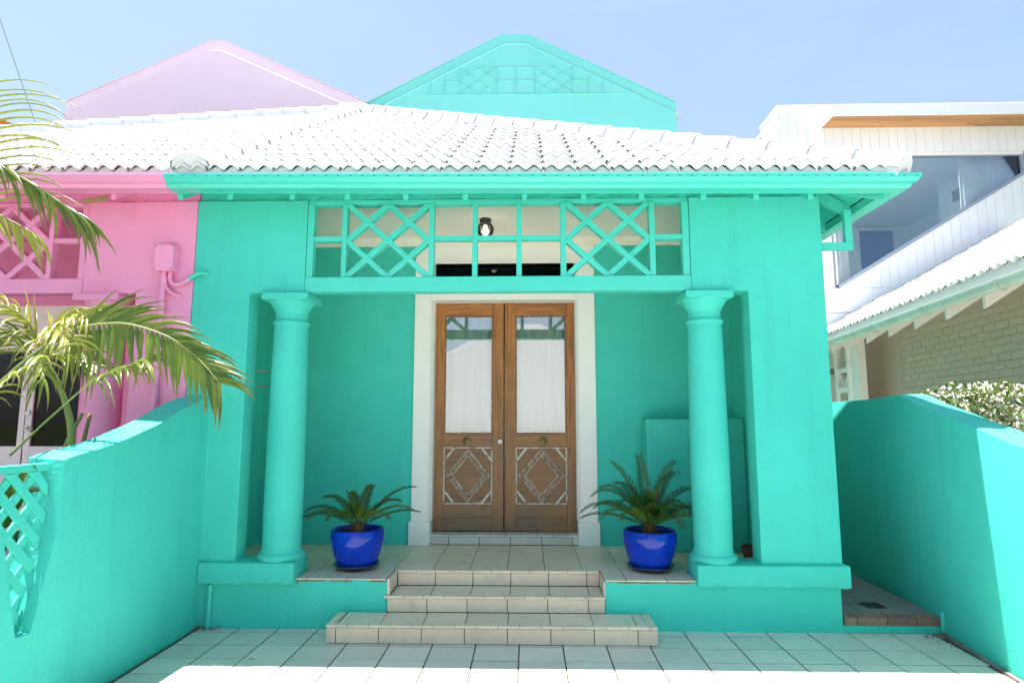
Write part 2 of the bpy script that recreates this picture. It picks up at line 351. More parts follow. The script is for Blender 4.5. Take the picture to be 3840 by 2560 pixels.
def tile_roof(parent, org, u, v, nu0, nu1, rows, inside, cuts=()):
    """u along the eave, v up the slope; cuts = vertical planes (point, outward normal) trimming the tiles"""
    w = u.cross(v).normalized(); left = []
    for r in range(rows):
        for c in range(nu0, nu1):
            p = org + u * (c * TW) + v * (r * TL)
            ctr = p + u * TW / 2 + v * TL / 2
            if not inside(ctr): continue
            j = random.uniform(-.0025, .0025)
            mt = Matrix.Translation(p + w * (random.uniform(0, .003))) @ Matrix((u, v, w)).transposed().to_4x4() @ Matrix.Rotation(j, 4, 'Z') @ Matrix.Rotation(random.uniform(-.003, .004), 4, 'X')
            corners = [mt @ Vector((a, b, .03)) for a in (0, TW) for b in (0, TL)]
            hit = [(q, nn) for q, nn in cuts if any((k - q).dot(nn) > 0 for k in corners)]
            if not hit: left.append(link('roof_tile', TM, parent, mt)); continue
            bm = tile_bm(); bm.transform(mt)
            for q, nn in hit:
                bmesh.ops.bisect_plane(bm, geom=bm.verts[:] + bm.edges[:] + bm.faces[:], plane_co=q, plane_no=nn, clear_outer=True)
            if len(bm.faces) < 2: bm.free(); continue
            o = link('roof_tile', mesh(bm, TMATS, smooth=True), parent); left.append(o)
    return left
def ridge_caps(parent, a, b, step, w, h, first_extra=0, name='ridge_cap'):
    a, b = Vector(a), Vector(b); d = (b - a); ln = d.length; d.normalize()
    side = d.cross(Vector((0, 0, 1))).normalized(); upv = side.cross(d).normalized()
    bm = B(); pr = [(-w, -h * .85), (-w * .93, -h * .2), (-w * .86, h * .16), (-w * .3, h * .52), (w * .3, h * .52), (w * .86, h * .16), (w * .93, -h * .2), (w, -h * .85)]
    L_ = step + .05
    A = [bm.verts.new((x * 1.06, 0, z + .016)) for x, z in pr]; Bq = [bm.verts.new((x * .97, L_, z - .004)) for x, z in pr]
    A2 = [bm.verts.new((x * 1.06, 0.002, z - .012)) for x, z in pr]
    for i in range(len(pr) - 1):
        bm.faces.new([A[i], A[i + 1], Bq[i + 1], Bq[i]]); bm.faces.new([A2[i], A2[i + 1], A[i + 1], A[i]])
    me = mesh(bm, M['roof'])
    for k in range(int(ln / step) + 1):
        p = a + d * (k * step)
        mt = Matrix.Translation(p) @ Matrix((side, d, upv)).transposed().to_4x4() @ Matrix.Rotation(random.uniform(-.006, .006), 4, 'Z')
        link(name, me, parent, mt)
    # mortar bed under the caps and at the foot
    bm = B(); q = [(-w * 1.02, -h * 1.3), (-w * .90, -h * .2), (-w * .81, h * .08), (-w * .28, h * .44), (w * .28, h * .44), (w * .81, h * .08), (w * .90, -h * .2), (w * 1.02, -h * 1.3)]
    A = [bm.verts.new(a + side * x + upv * z) for x, z in q]; Bq = [bm.verts.new(b + side * x + upv * z) for x, z in q]
    for i in range(8): bm.faces.new([A[i], A[(i + 1) % 8], Bq[(i + 1) % 8], Bq[i]])
    bm.faces.new(A[::-1]); bm.faces.new(Bq)
    link('mortar_bed', mesh(bm, M['roof']), parent)

SL = .612; TILT = -.0092
def eave_z(x): return 3.506 + TILT * (x - PL)
def roof_z(x, y): return eave_z(x) + .02 + SL * (y - 4.60)
HIPR = (Vector((2.95, 4.58, 0)), Vector((PL, 9.70, 0)))
HIPL = (Vector((-8.57, 4.58, 0)), Vector((PL, 9.70, 0)))
def hip_side(h, p):
    a, b = h; return (b.x - a.x) * (p.y - a.y) - (b.y - a.y) * (p.x - a.x)
U = Vector((1, 0, TILT)).normalized(); V_ = Vector((0, 1, SL)); V_ = (V_ - U * V_.dot(U)).normalized()

def gutter(name, path, m, parent, zf):
    prof = [(-.145, .0), (-.06, .0), (-.052, .012), (-.046, .030), (-.028, .040), (-.014, .052), (-.010, .066), (.0, .074), (.004, .100), (.0, .112), (-.008, .112), (-.010, .078), (-.022, .058), (-.04, .048), (-.145, .02)]
    bm = B(); rings = []
    for i, (x, y, ox, oy) in enumerate(path):
        rings.append([bm.verts.new((x + ox * o, y + oy * o, zf(x) - .098 + h * .875)) for o, h in prof])
    for a, b in zip(rings, rings[1:]):
        for k in range(len(prof)): bm.faces.new([a[k], a[(k + 1) % len(prof)], b[(k + 1) % len(prof)], b[k]])
    bm.faces.new(rings[0]); bm.faces.new(rings[-1][::-1])
    return obj(name, bm, m, parent, smooth=True)

def half_house(house, mir, mats, full):
    """wall, beam, lattice, column, block, rafters; mir(x) places the x coordinate (mirrored for the pink half)"""
    wall, wd = mats['wall'], mats['wood']
    def X(a, b): a, b = mir(a), mir(b); return (min(a, b), max(a, b))
    sides = [(PL + .002, -1.865, -2.325, -2.012, -2.598, -1.835)]
    if full: sides.append((2.437, 1.355, 1.815, 1.487, 2.476, 1.306))
    for (wo, wi, pi, ca, b0, b1) in sides:
        q = [(wo, .495), (wo, 3.470), (wi, 3.470), (wi, 2.668), (pi, 2.668), (pi, .495)]
        w = obj('front_wall', prism(B(), [(mir(a), b) for a, b in q], 'y', 5.08, 5.272), wall, house, .008)
        # rough broken underside above the column
        bm = B(); x0, x1 = X(pi, wi)
        bb = box(B(), *X(b0, b1), 5.03, 5.345, .335, .5)
        bmesh.ops.bevel(bb, geom=bb.edges[:], offset=.014, segments=3, affect='EDGES', profile=.6)
        bx0, bx1 = X(b0, b1); nb = int((bx1 - bx0) / .022)
        for i_ in range(1, nb): bmesh.ops.bisect_plane(bb, geom=bb.verts[:] + bb.edges[:] + bb.faces[:], plane_co=(bx0 + (bx1 - bx0) * i_ / nb, 0, 0), plane_no=(1, 0, 0))
        wob = {}
        for v in bb.verts:
            kx = round(v.co.x, 3); wob.setdefault(kx, (random.gauss(0, .0035), random.gauss(0, .0012)))
            if v.co.z < .36: v.co.z += wob[kx][0]
            if v.co.y < 5.05: v.co.y += wob[kx][1]
        bl = obj('column_base_block', bb, wall, house, 0, smooth=True)
        cx = mir(ca)
        bm = B(); lathe(bm, [(.150, .56), (.1545, .9), (.1535, 1.3), (.148, 1.8), (.142, 2.2), (.138, 2.42)], cx, 5.225, 48)
        col = obj('column', bm, wall, house, smooth=True)
        bm = B(); lathe(bm, [(.178, .497), (.186, .51), (.188, .525), (.184, .543), (.170, .556), (.160, .562), (.157, .575), (.150, .59)], cx, 5.225, 48)
        obj('base_ring', bm, wall, col, smooth=True)
        bm = B(); lathe(bm, [(.138, 2.405), (.146, 2.415), (.153, 2.425), (.150, 2.437), (.140, 2.447), (.132, 2.452), (.131, 2.505), (.137, 2.512), (.139, 2.522), (.150, 2.545), (.170, 2.575), (.182, 2.598), (.186, 2.612)], cx, 5.225, 48)
        cap = obj('capital', bm, wall, col, smooth=True)
        obj('abacus', box(B(), cx - .193, cx + .193, 5.035, 5.42, 2.606, 2.6655), wall, col, .007)
    # the long beam over the porch and the lattice above it
    obj('beam', box(B(), *X(-1.863, 1.353), 5.078, 5.20, 2.674, 2.80), wd, house, .006)
    lat = obj('lattice_panel', box(B(), *X(-1.862, 1.352), 5.10, 5.19, 3.435, 3.474), wd, house, .003)
    zt, zb = 3.434, 2.802
    def upright(a, b): obj('lattice_bar', box(B(), *X(a, b), 5.088, 5.165, zb, zt), wd, lat, .003)
    for a, b in ((-1.861, -1.807), (-1.567, -1.526), (-.829, -.785), (-.461, -.418), (-.09, -.046), (.280, .327), (1.022, 1.069), (1.295, 1.351)): upright(a, b)
    for a, b in ((-1.806, -1.568), (-.784, -.462), (-.417, -.091), (-.045, .279), (1.070, 1.294)):
        obj('lattice_bar', box(B(), *X(a, b), 5.092, 5.160, 3.112, 3.154), wd, lat, .003)
    for c0, c1 in ((-1.525, -.830), (.328, 1.021)):
        xm = (c0 + c1) / 2; zm = (zt + zb) / 2; w = .046
        segs = [((c0, zt), (c1, zb), 5.088, 5.155), ((c0, zb), (c1, zt), 5.094, 5.158),
                ((xm, zt), (c1, zm), 5.090, 5.150), ((c0, zm), (xm, zb), 5.092, 5.154), ((xm, zt), (c0, zm), 5.096, 5.152), ((c1, zm), (xm, zb), 5.097, 5.156)]
        for p, q, y0, y1 in segs:
            bm = bar(B(), (mir(p[0]), p[1]), (mir(q[0]), q[1]), w, y0, y1)
            for co, no in (((mir(c0), 0, 0), -1), ((mir(c1), 0, 0), 1)):
                s = no if mir(1) > mir(0) else -no
                bmesh.ops.bisect_plane(bm, geom=bm.verts[:] + bm.edges[:] + bm.faces[:], plane_co=co, plane_no=(s, 0, 0), clear_outer=True)
            for co, no in ((zt - .001, 1), (zb + .001, -1)):
                bmesh.ops.bisect_plane(bm, geom=bm.verts[:] + bm.edges[:] + bm.faces[:], plane_co=(0, 0, co), plane_no=(0, 0, no), clear_outer=True)
            obj('lattice_bar', bm, wd, lat)
    # rough plate above the wall
    bm = B(); x0, x1 = X(PL + .004, 2.43)
    nseg = 90; rows = [(5.105, 3.478), (5.115, 3.52), (5.118, 3.60), (5.118, 3.72)]
    G = []
    for i in range(nseg + 1):
        x = x0 + (x1 - x0) * i / nseg
        G.append([bm.verts.new((x, y + random.uniform(-.005, .005), z + (random.uniform(-.006, .006) if k == 0 else 0))) for k, (y, z) in enumerate(rows)] + [bm.verts.new((x, 5.27, 3.72)), bm.verts.new((x, 5.27, 3.478))])
    for a, b in zip(G, G[1:]):
        for k in range(6): bm.faces.new([a[k], a[(k + 1) % 6], b[(k + 1) % 6], b[k]])
    obj('wall_plate', bm, wall, house)

def rafter(parent, x, m, w=.042, y0=4.745, y1=5.30):
    z0 = eave_z(x) - .146
    # an angled rafter tail with a plumb cut
    q = [(y0, z0), (y0, z0 + .11), (y1, z0 + .11 + SL * (y1 - y0)), (y1, z0 + SL * (y1 - y0) - .012)]
    return obj('rafter', prism(B(), q, 'x', x - w / 2, x + w / 2), m, parent, .002)

# ------------------------------------------------------------------ turquoise house
gh = thing('house', (0, 6, 0), 'turquoise rendered house with two columns, lattice panel and white tiled porch roof', 'house', 'pastel semi-detached houses')
half_house(gh, lambda x: x, {'wall': M['turq'], 'wood': M['turq_wood']}, True)
# plinth with its recess for the steps
bm = B(); box(bm, -2.61, -1.105, 5.08, 5.36, -.2, .362)
obj('plinth', bm, M['turq'], gh, .008)
bm = B(); box(bm, .597, 2.410, 5.075, 5.36, -.2, .362); obj('plinth', bm, M['turq'], gh, .008)
tube_pts = [(-2.505, 5.062, 0.0), (-2.505, 5.062, .16), (-2.502, 5.062, .33)]
dp = obj('drain_pipe', tube(B(), tube_pts, .022, 10), M['turq_metal'], gh, smooth=True)
# porch floor
pf = obj('porch_floor', box(box(box(B(), -2.80, 2.30, 5.385, 6.46, -.2, .368), -2.54, -1.107, 5.088, 5.385, .20, .368), .599, 2.30, 5.088, 5.385, .2, .368), M['grout'], gh)
T = .3135
def ftile(par, x0, x1, y0, y1, z1, m='tile_porch', t=.012, name='tile', bev=.002):
    if x1 - x0 < .015 or y1 - y0 < .012: return
    return obj(name, box(B(), x0, x1, y0, y1, z1 - t, z1 + random.uniform(-.0006, .0006)), M[m], par, bev, seg=1)
for k in range(-9, 9):
    a, b = -.175 + T * k + .003, -.175 + T * (k + 1) - .003
    for r, (y0, y1) in enumerate(((5.42, 5.765), (5.771, 6.11), (6.116, 6.448))):
        ftile(pf, max(a, -2.74), min(b, 2.09), y0, y1, .376)
    # front strip beside the steps and the notch
    for lo, hi in ((-1.832, -1.108), (.600, 1.303)):
        ftile(pf, max(a, lo), min(b, hi), 5.076, 5.414, .376)
for lo, hi in ((-1.107, -1.087), (.587, .598)): ftile(pf, lo, hi, 5.076, 5.40, .376)
x = -1.084
while x < .583:                              # nosing over the top riser
    ftile(pf, x, min(x + .153, .584), 5.365, 5.413, .377, t=.02, name='nosing_tile'); x += .157
# the three steps
def step(y0, y1, x0, x1, z0, z1, off, sides):
    s = obj('step', box(B(), x0 + .008, x1 - .008, y0 + .008, y1, z0 - .1 if z0 == 0 else z0, z1 - .008), M['grout'], gh)
    x = off
    while x < x1:
        a, b = max(x + .003, x0), min(x + T - .003, x1)
        if b - a > .012:
            obj('riser_tile', box(B(), a, b, y0, y0 + .012, z0 + .004, z1 - .021), M['tile_step'], s, .0015, seg=1)
        x += T
    return s
st = step(5.378, 5.44, -1.085, .585, .254, .374, -1.085, 0)
st = step(5.065, 5.376, -1.103, .594, .130, .253, -1.103, 0)
x = -1.085
while x < .58:
    ftile(st, x + .003, min(x + T - .003, .584), 5.105, 5.374, .2535, 'tile_porch'); x += T
x = -1.125
while x < .594:
    ftile(st, x, min(x + .154, .596), 5.050, 5.102, .2545, t=.018, name='nosing_tile'); x += .157
st = step(4.752, 5.063, -1.465, .923, 0, .1305, -1.405, 1)
x = -1.405 - T
while x < .86:
    ftile(st, max(x + .003, -1.40), min(x + T - .003, .862), 4.79, 5.061, .131, 'tile_porch'); x += T
obj('riser_tile', box(B(), -1.4645, -1.408, 4.752, 4.764, .004, .1095), M['tile_step'], st, .0015, seg=1)
x = -1.475
while x < .92:
    ftile(st, x, min(x + .154, .93), 4.740, 4.787, .1325, t=.018, name='nosing_tile'); x += .157
for xa in (-1.474, .866):
    for q in range(3): ftile(st, xa + q * .0205, xa + q * .0205 + .019, 4.79, 5.06, .132, t=.015, name='nosing_tile')
for xs_, ya, yb, za, zb in ((-1.473, 4.752, 4.905, .003, .110), (-1.473, 4.910, 5.062, .003, .110), (.923, 4.752, 4.905, .003, .110), (.923, 4.910, 5.062, .003, .110),):
    obj('riser_tile', box(B(), xs_, xs_ + .008, ya, yb, za, zb), M['tile_step'], st)
for xa, xb in ((-1.106, -1.088), (.587, .598)):  # tiled returns of the notch
    for ya, yb in ((5.078, 5.225), (5.229, 5.374)): obj('riser_tile', box(B(), xa, xb, ya, yb, .258, .363), M['tile_step'], st)

# porch walls, ceiling, cornice
bm = B()
box(bm, -2.80, -1.012, 6.45, 6.60, .30, 3.70); obj('back_wall', bm, M['turq'], gh)
obj('back_wall', box(B(), .530, 2.30, 6.45, 6.60, .30, 3.70), M['turq'], gh)
obj('back_wall', box(B(), -1.011, .529, 6.47, 6.60, 3.30, 3.70), M['turq'], gh)
obj('side_wall', box(B(), -2.80, -2.742, 5.274, 6.449, .30, 3.70), M['turq'], gh)
obj('side_wall', box(B(), 2.10, 2.30, 5.274, 6.449, .30, 3.70), M['turq'], gh)
obj('ceiling', box(B(), -2.74, 2.098, 5.274, 6.448, 3.530, 3.60), M['cornice'], gh)
prf = [(6.449, 3.447), (6.43, 3.447), (6.425, 3.46), (6.425, 3.50), (6.41, 3.512), (6.395, 3.529), (6.449, 3.529)]
for a, b in ((-2.735, 2.095),): obj('cornice', prism(B(), prf, 'x', a, b), M['cornice'], gh)
obj('house_side_wall', box(B(), 2.30, 2.437, 5.274, 16, -.1, 3.60), M['turq'], gh, .006)
# meter cupboard in the right corner
bm = box(B(), 1.152, 2.097, 6.15, 6.448, .378, 1.629)
mc = obj('meter_cupboard', bm, M['turq'], gh, .025, seg=3)
bm = tube(B(), [(1.435, 6.148, 1.20), (1.435, 6.13, 1.20), (1.435, 6.13, 1.10), (1.435, 6.148, 1.10)], .005, 6); obj('latch', bm, M['turq_wood'], mc)

# ------------------------------------------------------------------ door frame and doors
fr = obj('door_frame', box(B(), -1.010, .530, 6.43, 6.70, 2.868, 2.925), M['white'], gh, .003)
for s, (a, b) in ((-1, (-1.178, -1.012)), (1, (.531, .700))):
    obj('casing', box(B(), a, b, 6.428, 6.449, .60, 3.446), M['white'], fr, .003)
    pa, pb = (-1.198, -.984) if s < 0 else (.504, .718)
    obj('plinth_block', box(B(), pa, pb, 6.405, 6.60, .377, .604), M['white'], fr, .005)
    for q in range(4):                     # stepped reveal mouldings
        w = .009 * q; y = 6.418 + .03 * q
        xa = (-1.011 + w * .6, -1.011 + w * .6 + .012) if s < 0 else (.530 - w * .6 - .012, .530 - w * .6)
        obj('moulding', box(B(), *xa, y, y + .034 if q < 3 else 6.68, .605, 3.29), M['white'], fr, .003)
for q in range(3):
    obj('moulding', box(B(), -.990, .510, 6.415 + .03 * q, 6.445 + .03 * q, 2.862 + .006 * q, 2.933 - .006 * q), M['white'], fr, .003)
obj('casing', box(B(), -1.010, .530, 6.428, 6.468, 3.262, 3.446), M['white'], fr, .003)
obj('moulding', box(B(), -1.0, .52, 6.415, 6.43, 3.285, 3.30), M['white'], fr, .003)
obj('moulding', box(B(), -1.0, .52, 6.415, 6.43, 3.255, 3.275), M['white'], fr, .003)
obj('transom_window', box(B(), -1.000, .520, 6.56, 6.566, 2.93, 3.262), M['glass_dark'], fr)
th = obj('threshold', box(B(), -1.010, .530, 6.462, 6.80, .30, .468), M['grout'], gh)
x = -.983
for a, b in ((-1.007, -.800), (-.794, -.493), (-.487, -.180), (-.174, .133), (.139, .440), (.446, .527)):
    obj('tile', box(B(), a, b, 6.455, 6.463, .380, .452), M['tile'], th, .0015, seg=1)
x = -1.007
while x < .52:
    obj('nosing_tile', box(B(), x, min(x + .153, .527), 6.450, 6.63, .455, .474), M['tile'], th, .002, seg=1); x += .157
DY = 6.64
def door(x0, x1, knob_x, keyhole, label):
    w = x1 - x0
    d = obj('door', box(B(), x0 + .02, x1 - .02, DY + .012, DY + .035, .50, 1.40), M['door_p'], gh); d['label'] = label
    sl = .118
    for a, b in ((x0, x0 + sl), (x1 - sl, x1)): obj('stile', box(B(), a, b, DY, DY + .045, .478, 2.864), M['door_v'], d, .005)
    i0, i1 = x0 + sl + .0005, x1 - sl - .0005
    for a, b in ((2.735, 2.864), (1.335, 1.470), (.478, .615), (.617, .748)):
        obj('rail', box(B(), i0, i1, DY + .0008, DY + .044, a, b), M['door_h'], d, .005)
    # glazing bead, pane
    g0, g1, h0, h1 = i0, i1, 1.472, 2.733
    for a, b, c, e in ((g0, g1, h0, h0 + .014), (g0, g1, h1 - .014, h1), (g0, g0 + .012, h0 + .014, h1 - .014), (g1 - .012, g1, h0 + .014, h1 - .014)):
        obj('glazing_bead', box(B(), a, b, DY + .004, DY + .03, c, e), M['bead'], d, .003)
    obj('pane', box(B(), g0 + .012, g1 - .012, DY + .016, DY + .020, h0 + .014, h1 - .014), M['glass'], d)
    # lower panel: bead, corner strips, diamond moulding
    p0, p1, q0, q1 = i0, i1, .750, 1.333; xm, zm = (p0 + p1) / 2, (q0 + q1) / 2
    for a, b, c, e in ((p0, p1, q0, q0 + .012), (p0, p1, q1 - .012, q1), (p0, p0 + .012, q0 + .012, q1 - .012), (p1 - .012, p1, q0 + .012, q1 - .012)):
        obj('panel_bead', box(B(), a, b, DY + .001, DY + .013, c, e), M['moulding'], d, .003)
    hx, hz = (p1 - p0) / 2 - .03, (q1 - q0) / 2 - .018
    pts = [(xm, zm + hz), (xm + hx, zm), (xm, zm - hz), (xm - hx, zm)]
    for k in range(4):
        a, b = Vector(pts[k]), Vector(pts[(k + 1) % 4]); c = Vector((xm, zm))
        bm = B()
        lay = [(1.02, .002), (.965, -.012), (.885, -.014), (.85, .000), (.765, -.006), (.69, .012)]
        ring = [[bm.verts.new((c.x + (e.x - c.x) * f, DY + .004 + y, c.y + (e.y - c.y) * f)) for f, y in lay] for e in (a, b)]
        for i in range(len(lay) - 1):
            f_ = bm.faces.new([ring[0][i], ring[0][i + 1], ring[1][i + 1], ring[1][i]]); f_.material_index = 1 if i in (0, 2, 4) else 0
        obj('diamond_moulding', bm, [M['bead'], M['moulding']], d)
    prism_pts = [(c.x + (e[0] - c.x) * .68, c.y + (e[1] - c.y) * .68) for e in pts]
    up, dn = [prism_pts[0], prism_pts[1], prism_pts[3]], [prism_pts[1], prism_pts[2], prism_pts[3]]
    obj('panel', prism(B(), up, 'y', DY + .005, DY + .013), M['door_p'], d); obj('panel', prism(B(), dn, 'y', DY + .007, DY + .013), M['door_h'], d)
    for sx in (-1, 1):
        for sz in (-1, 1):
            ax, az = xm + sx * (hx + .02), zm + sz * (hz + .008)
            obj('corner_strip', bar(B(), (ax - sx * .10, az), (ax, az - sz * .125), .020, DY - .001, DY + .012), M['moulding'], d)
    bm = B(); n = 24
    for r0, y0 in ((.045, .0),):
        pr = [(.0, -.004), (.044, -.004), (.046, -.010), (.036, -.016), (.026, -.016), (.022, -.022), (.028, -.034), (.026, -.045), (.014, -.052), (.0, -.053)]
        rings = [[bm.verts.new((knob_x + r * math.cos(2 * math.pi * i / n), DY + y, 1.398 + r * math.sin(2 * math.pi * i / n))) for i in range(n)] for r, y in pr[1:-1]]
        for a, b in zip(rings, rings[1:]):
            for i in range(n): bm.faces.new([a[i], a[(i + 1) % n], b[(i + 1) % n], b[i]])
        bm.faces.new(rings[-1])
    obj('door_knob', bm, M['brass'], d, smooth=True)
    if keyhole:
        bm = B(); prism(bm, [(keyhole + .023 * math.cos(i * math.pi / 12), 1.391 + .023 * math.sin(i * math.pi / 12)) for i in range(24)], 'y', DY - .006, DY + .002)
        e = obj('escutcheon', bm, M['enamel'], d, .002)
        bm = box(B(), keyhole - .003, keyhole + .003, DY - .008, DY - .0055, 1.380, 1.396); obj('keyhole', bm, M['black'], d)
    return d
door(-1.003, -.254, -.638, -.291, 'left leaf with the white keyhole plate')
door(-.244, .527, .159, None, 'right leaf without a keyhole plate')
obj('meeting_strip', box(B(), -.243, -.222, DY - .010, DY - .001, .48, 2.862), M['door_v'], gh, .003)
def curtain(x0, x1, z0, z1, y, nf, amp, label, grp, m='curtain'):
    bm = B(); n = 90; A = []
    for i in range(n + 1):
        t = i / n; x = x0 + (x1 - x0) * t
        yy = y + amp * math.sin(t * nf * 2 * math.pi + .8 * math.sin(t * 9)) + amp * .4 * math.sin(t * nf * 5.1)
        A.append([bm.verts.new((x + .012 * math.sin(z * 3 + t * 20), yy, z)) for z in (z0, (z0 * 2 + z1) / 3, (z0 + 2 * z1) / 3, z1)])
    for a, b in zip(A, A[1:]):
        for k in range(3): bm.faces.new([a[k], a[k + 1], b[k + 1], b[k]])
    return tag(obj('curtain', bm, M[m], None, smooth='all'), label, 'curtain', grp)
curtain(-1.0, -.26, 1.10, 2.85, 6.74, 6, .03, 'white net curtain behind the left door pane', 'net curtains behind the front door')
curtain(-.25, .53, 1.10, 2.85, 6.74, 7, .03, 'white net curtain behind the right door pane', 'net curtains behind the front door')
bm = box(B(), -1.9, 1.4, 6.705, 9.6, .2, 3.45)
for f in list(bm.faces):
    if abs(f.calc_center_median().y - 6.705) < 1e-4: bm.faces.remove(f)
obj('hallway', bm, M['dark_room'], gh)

# ------------------------------------------------------------------ front roof (shared shape, turquoise half)
def roofbase(pts, t=.05):
    bm = B(); A = [bm.verts.new(p) for p in pts]; Bq = [bm.verts.new((p[0], p[1], p[2] - t)) for p in pts]; n = len(pts)
    bm.faces.new(A); bm.faces.new(Bq[::-1])
    for i in range(n): bm.faces.new([A[i], Bq[i], Bq[(i + 1) % n], A[(i + 1) % n]])
    return bm
def rz(x, y, d=0): return (x, y, roof_z(x, y) + d)
apex = rz(PL, 9.70)
roof = obj('roof', roofbase([rz(PL, 4.62), rz(2.90, 4.62), (PL, 9.70, apex[2])], .03), M['sarking'], gh)
cutR = (HIPR[0], Vector((HIPR[1].y - HIPR[0].y, -(HIPR[1].x - HIPR[0].x), 0)).normalized())
cutP = (Vector((PL + .0, 0, 0)), Vector((-1, 0, 0)))
org = Vector((PL + .05, 4.610, eave_z(PL + .05) + .026))
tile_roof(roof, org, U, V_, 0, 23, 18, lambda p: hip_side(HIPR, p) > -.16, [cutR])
ridge_caps(roof, rz(2.90, 4.62, .07), rz(PL, 9.70, .10), .36, .135, .10)
ridge_caps(roof, rz(PL + .17, 4.60, .085), rz(PL + .01, 9.62, .115), .345, .16, .115)
xr0 = 2.90
def bedding(x0, x1, ox):
    bm = B(); n = int((x1 - x0) / (TW / 16)); A = []
    for i in range(n + 1):
        x = x0 + (x1 - x0) * i / n; h = eave_z(x) + .026 + tile_h((x - ox) % TW) + .007
        A.append([bm.verts.new(p) for p in ((x, 4.614, eave_z(x) - .05), (x, 4.614, h), (x, 4.66, h + .03), (x, 4.66, eave_z(x) - .05))])
    for a, b in zip(A, A[1:]):
        for k in range(4): bm.faces.new([a[k], a[(k + 1) % 4], b[(k + 1) % 4], b[k]])
    return bm
obj('eave_bedding', bedding(PL + .003, xr0, org.x), M['roof'], gh)
# side slope above the right eave
obj('side_roof', roofbase([(2.95, 4.62, eave_z(2.95) + .02), (2.95, 14.6, eave_z(2.95) + .02), (PL + .1, 14.6, apex[2] + .0), (PL + .1, 9.8, apex[2])], .03), M['roof'], gh)
# gutters, fascia, rafters
xr = 2.958
gutter('gutter', [(PL + .004, 4.56, 0, -1), (xr, 4.56, 1, -1), (xr, 12.0, 1, 0)], M['turq_metal'], gh, eave_z)
bm = B()
for k in range(62):
    x = PL + .06 + k * .093
    if x < xr: box(bm, x - .010, x + .010, 4.5555, 4.566, eave_z(x) - .0255, eave_z(x) - .0225)
tag(obj('gutter_slots', bm, M['black'], gh), kind='stuff')
q = [(PL + .003, eave_z(PL) - .100), (xr - .15, eave_z(xr - .15) - .100), (xr - .15, eave_z(xr - .15) + .0), (PL + .003, eave_z(PL) + .0)]
obj('fascia', prism(B(), q, 'y', 4.707, 4.735), M['turq_wood'], gh, .003)
bm = box(B(), xr - .178, xr - .150, 4.736, 12, eave_z(xr) - .100, eave_z(xr) - .03); obj('fascia', bm, M['turq_wood'], gh, .003)
for x in (-2.775, -2.371, -1.871, -1.429, -.961, -.489, -.018, .446, .901, 1.382, 1.792, 2.214): rafter(gh, x, M['turq_wood'])
# eave boarding seen under the right overhang, side rafters and hip rafter
for k in range(9):
    a = 5.12 + k * .40
    bm = B(); y0, y1 = a, a + .395
    prism(bm, [(2.44, eave_z(2.9) + .245), (xr - .18, eave_z(2.9) - .02), (xr - .18, eave_z(2.9) - .005), (2.44, eave_z(2.9) + .26)], 'y', y0, y1)
    obj('soffit_board', bm, M['turq_wood'], gh)
for k in range(14):
    bm = B(); a = PL + .01 + k * .40; b = min(a + .396, 2.43)
    prism(bm, [(4.737, eave_z(0) - .02), (5.10, eave_z(0) + .20), (5.10, eave_z(0) + .215), (4.737, eave_z(0) - .005)], 'x', a, b)
    obj('soffit_board', bm, M['turq_wood'], gh)
bm = B(); e_ = eave_z(2.9); tv = [(xr - .18, 4.74, e_ - .02), (xr - .18, 5.118, e_ - .02), (2.44, 5.118, e_ + .245)]
ta = [bm.verts.new(p) for p in tv]; tb = [bm.verts.new((p[0], p[1], p[2] + .015)) for p in tv]
bm.faces.new(ta[::-1]); bm.faces.new(tb)
for k in range(3): bm.faces.new([ta[k], ta[(k + 1) % 3], tb[(k + 1) % 3], tb[k]])
obj('soffit_board', bm, M['turq_wood'], gh)
def sloped(p, q, w, h, m, name, parent):
    p, q = Vector(p), Vector(q); d = (q - p); hd = Vector((d.x, d.y, 0)).normalized(); n = Vector((-hd.y, hd.x, 0)) * w / 2
    bm = B(); vs = []
    for e in (p, q):
        vs.append([bm.verts.new(e + s * n + Vector((0, 0, z))) for s, z in ((-1, 0), (1, 0), (1, h), (-1, h))])
    for i in range(4): bm.faces.new([vs[0][i], vs[0][(i + 1) % 4], vs[1][(i + 1) % 4], vs[1][i]])
    bm.faces.new(vs[0][::-1]); bm.faces.new(vs[1])
    return obj(name, bm, m, parent, .002)
ez = eave_z(2.9)
sloped((2.44, 5.09, ez + .06), (2.80, 4.76, ez - .145), .045, .10, M['turq_wood'], 'hip_rafter', gh)
for y in (5.27, 5.72, 6.17, 6.62): sloped((2.44, y, ez + .07), (2.78, y, ez - .115), .045, .10, M['turq_wood'], 'rafter', gh)
# timber eave bracket on the side wall
br = obj('eave_bracket', box(B(), 2.439, 2.715, 5.12, 5.165, 3.018, 3.082), M['turq_wood'], gh, .003)
obj('bracket_post', box(B(), 2.655, 2.715, 5.121, 5.164, 3.083, 3.36), M['turq_wood'], br, .003)

